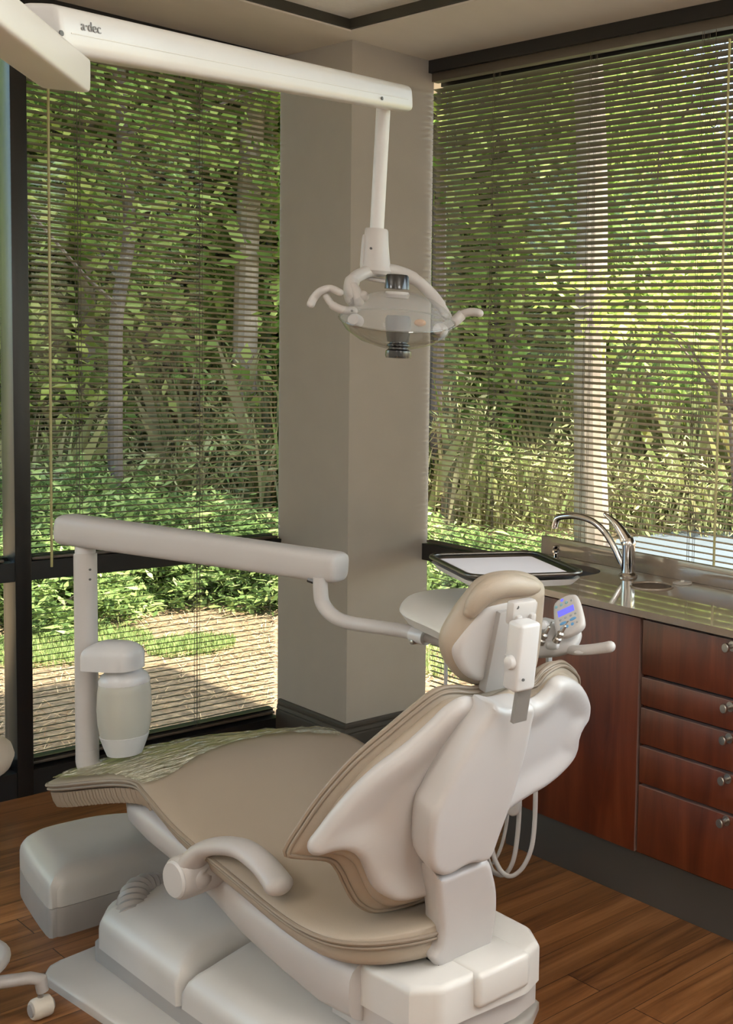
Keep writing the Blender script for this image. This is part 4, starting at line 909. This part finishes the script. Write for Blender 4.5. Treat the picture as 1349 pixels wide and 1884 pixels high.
def gpt(px, dist):                       # point on the ground in the direction of a photo column
    d = ray(px, 900); d = d/math.hypot(d[0], d[1]); return Vector((CAM[0]+d[0]*dist, CAM[1]+d[1]*dist, GZ-.05))
trunks = {}
def trunkmesh(r, h, lean, seed, mat):
    key = (r, h, lean, seed, mat); bm = bmesh.new(); rs = random.Random(seed); p = [Vector((0, 0, -.2))]
    for i in range(1, 10): p.append(Vector((lean*i/9*h*.1+rs.uniform(-.05, .05), rs.uniform(-.05, .05), h*i/9)))
    pts = catmull(p, 4); sweep(bm, pts, [r*(1.25 if i == 0 else 1.08 if i < 3 else 1)*(1-.5*i/len(pts)) for i in range(len(pts))], 12)
    for j in range(7):
        z = h*rs.uniform(.3, .95); a = rs.uniform(0, 6.28); b = Vector((lean*z/h*h*.1, 0, z)); d = Vector((math.cos(a), math.sin(a), rs.uniform(.2, .8)))
        sweep(bm, [b, b+d*.5, b+d*1.2+Vector((0, 0, .1)), b+d*2.2+Vector((0, 0, .4))], [r*.3, r*.24, r*.16, r*.07], 6)
    bmesh.ops.recalc_face_normals(bm, faces=bm.faces); me = bpy.data.meshes.new('trunk'); bm.to_mesh(me); bm.free(); me.materials.append(MAT[mat]); return me
def tree(label, px, dist, r, h, mat, ck=None, crowns_at=(), lean=0, seed=1, group=None, cs=1.0):
    p = gpt(px, dist); t = thing('tree', label, 'tree', p, group)
    o = bpy.data.objects.new('trunk', trunkmesh(r, h, lean, seed, mat)); COL.objects.link(o); o.parent = t
    for i, (dx, dy, z) in enumerate(crowns_at):
        f = bpy.data.objects.new('foliage', crowns[(ck+i) % 3]); COL.objects.link(f); f.parent = t; f.location = (dx, dy, z); f.rotation_euler = (0, 0, seed*1.7+i); f.scale = (cs, cs, cs)
    return t
tree('tall grey trunk standing behind the left blind near the column', 452, 12.0, .105, 14, 'bark', 0, [(0, 0, 9), (.5, 1, 12)], .12, 3)
tree('sunlit thin trunk at the left side of the left window', 160, 12.5, .07, 13, 'bark', 1, [(0, 0, 8.5)], 0, 5)
tree('crooked thin dark trunk between the two paler trunks of the left window', 225, 11.0, .055, 6, 'barkd', 0, [(.2, .3, 4.3)], 0, 8, cs=.55)
tree('slanting thin trunk in the middle of the left window', 318, 13.5, .06, 7, 'bark', 2, [(0, 0, 5)], -.9, 9, cs=.6)
tree('big thick trunk behind the right blind above the faucet', 1098, 9.0, .125, 14, 'bark', 0, [(0, .6, 9), (-1.5, 1.2, 7.5)], -.5, 11)
tree('pale grey trunk left of the big one in the right window', 938, 13.5, .10, 13, 'bark', 1, [(0, 0, 8)], 0, 12)
tree('dark trunk just right of the column in the right window', 803, 12.0, .075, 10, 'barkd', 2, [(0, 0, 7)], 0, 13)
tree('forked thin dark trunk at the right of the right window', 1180, 14, .06, 5, 'barkd', 1, [(0, 0, 3.2)], 0.3, 14, cs=.42)
k = 0
for px, dist, z, ci in ((90, 15, 4.2, 0), (300, 14, 3.0, 2), (380, 16.5, 2.8, 0), (520, 15, 4.6, 1), (200, 19, 4.2, 1), (20, 20, 5, 1), (-220, 18, 4.5, 0), (5, 14, 5.5, 1), (-30, 17, 7.5, 0), (-350, 20, 5, 2), (-550, 13, 4.2, 0), (-850, 14, 4.6, 1), (-1250, 14, 4.4, 2), (-1900, 13, 4.4, 0), (620, 20, 5, 0), (330, 27, 5.5, 0),  # far-left trees are unseen, added to dim the sky reflected in the mullion
                        (700, 18, 4.5, 2), (830, 15, 4.0, 0), (900, 17, 5.6, 1), (900, 14, 4.0, 2), (1150, 20, 2.4, 1), (950, 23, 6, 0), (1260, 18, 1.9, 2), (1340, 22, 2.4, 1), (1420, 17, 2.8, 0), (1220, 27, 3.0, 0), (780, 24, 7.5, 1), (930, 26, 8, 0), (1330, 30, 3.0, 2), (1500, 22, 3.4, 1), (-80, 16, 4.5, 0), (860, 15.5, 6.0, 2)):
    k += 1; side = 'left' if px < 650 else 'right'
    p = gpt(px, dist); tree('leafy green tree in the woods beyond the %s window' % side, px, dist, .07, z+1.5, 'barkd', ci, [(0, 0, z), (.8, -.5, z-1.9)], .1, 20+k, 'leafy trees in the woods beyond the %s window' % side, cs=.85 if dist < 20 else 1.15)
# shrubs
def shrubmesh(n, rx, rz, size, mat, name):
    nb = n//26; c = rng.normal(size=(nb, 3)); c /= np.linalg.norm(c, axis=1)[:, None]; c[:, 2] = abs(c[:, 2]); c *= rng.uniform(.35, 1, nb)[:, None]**.5; c *= np.array([rx, rx, rz])
    P = (c[:, None]+rng.normal(size=(nb, 26, 3))*.055).reshape(-1, 3); me = leafmesh(name, P, size, .35, .5, .30); me.materials.append(MAT[mat]); return me
sm = [shrubmesh(5200, .85, .95, .048, 'leafd', 'shrub_a'), shrubmesh(5200, .75, .80, .045, 'leafd', 'shrub_b')]
stems = bmesh.new()
for i in range(14):
    a = random.uniform(0, 6.28); l = random.uniform(.4, .8); sweep(stems, [(0, 0, -.05), (.3*l*math.cos(a), .3*l*math.sin(a), .3*l), (.7*l*math.cos(a), .7*l*math.sin(a), .8*l)], [.012, .009, .004], 5)
stm = bpy.data.meshes.new('stems'); stems.to_mesh(stm); stems.free(); stm.materials.append(MAT['barkd'])
for i, (px, dist, s) in enumerate(((10, 8.6, 1.0), (95, 9.0, .95), (170, 9.6, 1.05), (235, 9.4, .9), (320, 9.8, 1.08), (395, 9.6, .95), (470, 9.3, 1.1), (545, 9.2, 1.0), (130, 10.8, 1.2), (420, 11.0, 1.15), (760, 8.4, .9), (820, 8.2, 1.0), (880, 8.6, 1.0), (945, 8.8, .85), (700, 8.6, 1), (1010, 9.6, .8))):
    side = 'left' if px < 650 else 'right'
    t = thing('shrub', 'leafy green shrub along the straw bed beyond the %s window' % side, 'shrub', gpt(px, dist), 'shrubs along the bed beyond the %s window' % side)
    o = bpy.data.objects.new('foliage', sm[i % 2]); COL.objects.link(o); o.parent = t; o.rotation_euler = (0, 0, i*1.3); o.scale = (s*.9, s*.9, s*(.62+.08*(i % 3)))
    o = bpy.data.objects.new('stems', stm); COL.objects.link(o); o.parent = t; o.scale = (s, s, s*.6)
# bright low maple in the right window
t = thing('tree', 'low bright green maple spray at the right of the right window', 'tree', gpt(1345, 7.6))
P = (rng.normal(size=(26, 1, 3))*np.array([.45, .45, .20])+rng.normal(size=(26, 55, 3))*np.array([.17, .17, .05])).reshape(-1, 3)+np.array([0, 0, 2.1])
me = leafmesh('maple', P, .05, .3, 1.2, .6); me.materials.append(MAT['leafy']); o = bpy.data.objects.new('foliage', me); COL.objects.link(o); o.parent = t
bm = bmesh.new(); sweep(bm, catmull([Vector((.1, 0, -.1)), Vector((.05, 0, .8)), Vector((-.05, 0, 1.6)), Vector((0, .1, 2.2))], 4), [.014]*4+[.012]*4+[.009]*5, 8)
for i in range(6): sweep(bm, [Vector((0, 0, 1.5)), Vector((math.cos(i)*.4, math.sin(i)*.4, 1.95)), Vector((math.cos(i)*.8, math.sin(i)*.8, 2.1))], [.012, .008, .004], 5)
o = bpy.data.objects.new('trunk', bpy.data.meshes.new('mt')); bm.to_mesh(o.data); bm.free(); o.data.materials.append(MAT['barkd']); COL.objects.link(o); o.parent = t
# dry brush
def blades(n, area, h, w, mat, name, lean=.4):
    """n upright blades; area = function giving (x,y)"""
    B = np.array([area() for _ in range(n)]); hh = h*(rng.uniform(.5, 1.0, n) if h < .5 else rng.uniform(.15, 1.0, n)*(.75+.35*np.sin(B[:, 0]*2.3+B[:, 1]*1.1)+.15*np.sin(B[:, 0]*7-B[:, 1]*5))); a = rng.uniform(0, 6.28, n); l = lean*hh*rng.uniform(.2, 1, n)
    base = np.stack([B[:, 0], B[:, 1], np.full(n, GZ+.0)], 1); tip = base+np.stack([np.cos(a)*l, np.sin(a)*l, hh], 1); mid = (base+tip)/2+np.stack([-np.cos(a)*l*.2, -np.sin(a)*l*.2, hh*.06], 1)
    s = np.stack([-np.sin(a), np.cos(a), np.zeros(n)], 1)*w
    V = np.stack([base-s*.5, base+s*.5, mid+s, tip, mid-s], 1).reshape(-1, 3); me = bpy.data.meshes.new(name); me.vertices.add(5*n); me.vertices.foreach_set('co', V.ravel())
    me.loops.add(5*n); me.loops.foreach_set('vertex_index', np.arange(5*n, dtype=np.int32)); me.polygons.add(n); me.polygons.foreach_set('loop_start', np.arange(0, 5*n, 5, dtype=np.int32)); me.update(calc_edges=True); me.materials.append(MAT[mat])
    return me
def band(pa, pb, da, db):
    def f():
        p = gpt(random.uniform(pa, pb), random.uniform(da, db)); return (p.x, p.y)
    return f
for nm, lab, ar, n, h in (('dry_brush', 'thicket of dry brush and cane behind the shrubs of the left window', band(-60, 640, 11, 15), 24000, 1.75),
                          ('dry_brush', 'thicket of dry brush and cane behind the right window', band(650, 1600, 11.5, 16), 20000, 1.75)):
    B = np.array([ar() for _ in range(26000)]); hf = .45+.9*(.5+.5*np.sin(B[:, 0]*1.9+B[:, 1]*1.3))*(.6+.4*np.sin(B[:, 0]*5.1-B[:, 1]*3.7))+.25*rng.random(len(B))
    me1 = leafmesh('brush_leaves', np.stack([B[:, 0], B[:, 1], GZ+hf*1.25*rng.random(len(B))**.8], 1), .065, .4, .1, .16); me1.materials.append(MAT['needle'])
    bm = bmesh.new(); bm.from_mesh(me1); bm.from_mesh(blades(5000, ar, h, .003, 'needle', nm)); me1 = bpy.data.meshes.new(nm); bm.to_mesh(me1); bm.free(); me1.materials.append(MAT['needle'])
    o = bpy.data.objects.new(nm, me1); COL.objects.link(o); tag(o, lab, 'brush', kind='stuff')
o = bpy.data.objects.new('dry_brush', blades(3500, band(1130, 1500, 16, 22), 2.2, .016, 'needle', 'db')); COL.objects.link(o); tag(o, 'far brush beyond the paved drive', 'brush', kind='stuff')
def disc(px, py, r1, r2):
    c = at(px, py, 2, GZ)
    def f():
        a = random.uniform(0, 6.28); r = math.sqrt(random.random()); return (c.x+r1*r*math.cos(a), c.y+r2*r*math.sin(a))
    return f
for px, py, r1, r2, n, lab in ((352, 1195, .22, .22, 1500, 'small round patch of bright grass in the straw'), (120, 1195, .42, .42, 3600, 'larger patch of bright grass at the left of the low window'), (800, 1200, .5, .7, 3500, 'patch of grass between column and cabinet outside')):
    o = bpy.data.objects.new('grass_patch', blades(n, disc(px, py, r1, r2), .075, .0035, 'grass', 'grass')); COL.objects.link(o); tag(o, lab, 'grass', kind='stuff')
# loose pine needles
n = 26000; B = []
while len(B) < n:
    x, y = random.uniform(-3, 3.4), random.uniform(.8, 6.5)
    B.append((x, y))
for _ in range(7000): B.append((random.uniform(.6, 4), random.uniform(-2.5, 3)))
B = np.array(B); n = len(B); a = rng.uniform(0, 6.28, n); l = rng.uniform(.03, .075, n)/1.0
z = rng.uniform(.012, .035, n)+GZ; c = np.stack([B[:, 0], B[:, 1], z], 1); d = np.stack([np.cos(a)*l, np.sin(a)*l, rng.uniform(-.012, .012, n)], 1); s = np.stack([-np.sin(a), np.cos(a), np.zeros(n)], 1)*.0018
V = np.stack([c-d-s, c-d+s, c+d+s, c+d-s], 1).reshape(-1, 3); me = bpy.data.meshes.new('pine_straw'); me.vertices.add(4*n); me.vertices.foreach_set('co', V.ravel()); me.loops.add(4*n); me.loops.foreach_set('vertex_index', np.arange(4*n, dtype=np.int32))
me.polygons.add(n); me.polygons.foreach_set('loop_start', np.arange(0, 4*n, 4, dtype=np.int32)); me.update(calc_edges=True); me.materials.append(MAT['straw'])
o = bpy.data.objects.new('pine_straw', me); COL.objects.link(o); tag(o, 'loose brown pine needles covering the ground outside', 'pine straw', kind='stuff')
# flowering sprig and small weeds
def sprig(px, py, lab, mat, n, h, r, size, cat):
    c = at(px, py, 2, GZ); t = thing(cat.replace(' ', '_'), lab, cat, c); P = rng.normal(size=(n, 3))*np.array([r, r, h*.3])+np.array([0, 0, h*.7])
    me = leafmesh('lf', P, size, .3, 1, .4); me.materials.append(MAT[mat]); o = bpy.data.objects.new('leaves', me); COL.objects.link(o); o.parent = t
    bm = bmesh.new()
    for i in range(5): sweep(bm, [(0, 0, 0), (r*math.cos(i*1.3), r*math.sin(i*1.3), h*.8)], .003, 5)
    me = bpy.data.meshes.new('st'); bm.to_mesh(me); bm.free(); me.materials.append(MAT['leaf']); o = bpy.data.objects.new('stems', me); COL.objects.link(o); o.parent = t; return t
t = sprig(290, 1100, 'azalea sprig with pink blossoms under the transom bar', 'leafd', 160, .35, .13, .035, 'azalea')
P = rng.normal(size=(60, 3))*.045+np.array([0, 0, .3]); me = leafmesh('pt', P, .028, .2, 1, .8); me.materials.append(MAT['petal']); o = bpy.data.objects.new('blossom', me); COL.objects.link(o); o.parent = t
sprig(330, 1068, 'leafy sprout right of the pink azalea', 'grass', 160, .30, .12, .045, 'weed'); sprig(200, 1085, 'low yellow green weed left of the pink azalea', 'leafy', 150, .16, .22, .03, 'weed'); sprig(308, 1104, 'small dark green seedling on the straw', 'leaf', 60, .10, .08, .03, 'weed')
# ================================================================== LIGHT
w = bpy.data.worlds.new('world'); scn.world = w; w.use_nodes = True; nt = w.node_tree; bg = nt.nodes['Background']
sky = nt.nodes.new('ShaderNodeTexSky'); sky.sky_type = 'NISHITA'; sky.sun_disc = False; sky.sun_elevation = R(52); sky.sun_rotation = R(120); sky.air_density = 1.2; sky.dust_density = 2
nt.links.new(sky.outputs[0], bg.inputs[0]); bg.inputs[1].default_value = .95
sd = bpy.data.lights.new('sun', 'SUN'); sd.energy = 24; sd.angle = R(.6); sd.color = (1, .93, .80); so = bpy.data.objects.new('sun', sd); COL.objects.link(so)
sdir = Vector((.16, -.42, 1)).normalized(); so.rotation_euler = sdir.to_track_quat('Z', 'Y').to_euler(); so.location = (6, 2, 12)
scn.view_settings.view_transform = 'Standard'; scn.view_settings.look = 'None'; scn.view_settings.exposure = 0; scn.view_settings.gamma = 1; scn.view_settings.use_curve_mapping = False
scn.cycles.max_bounces = 10; scn.cycles.transparent_max_bounces = 16
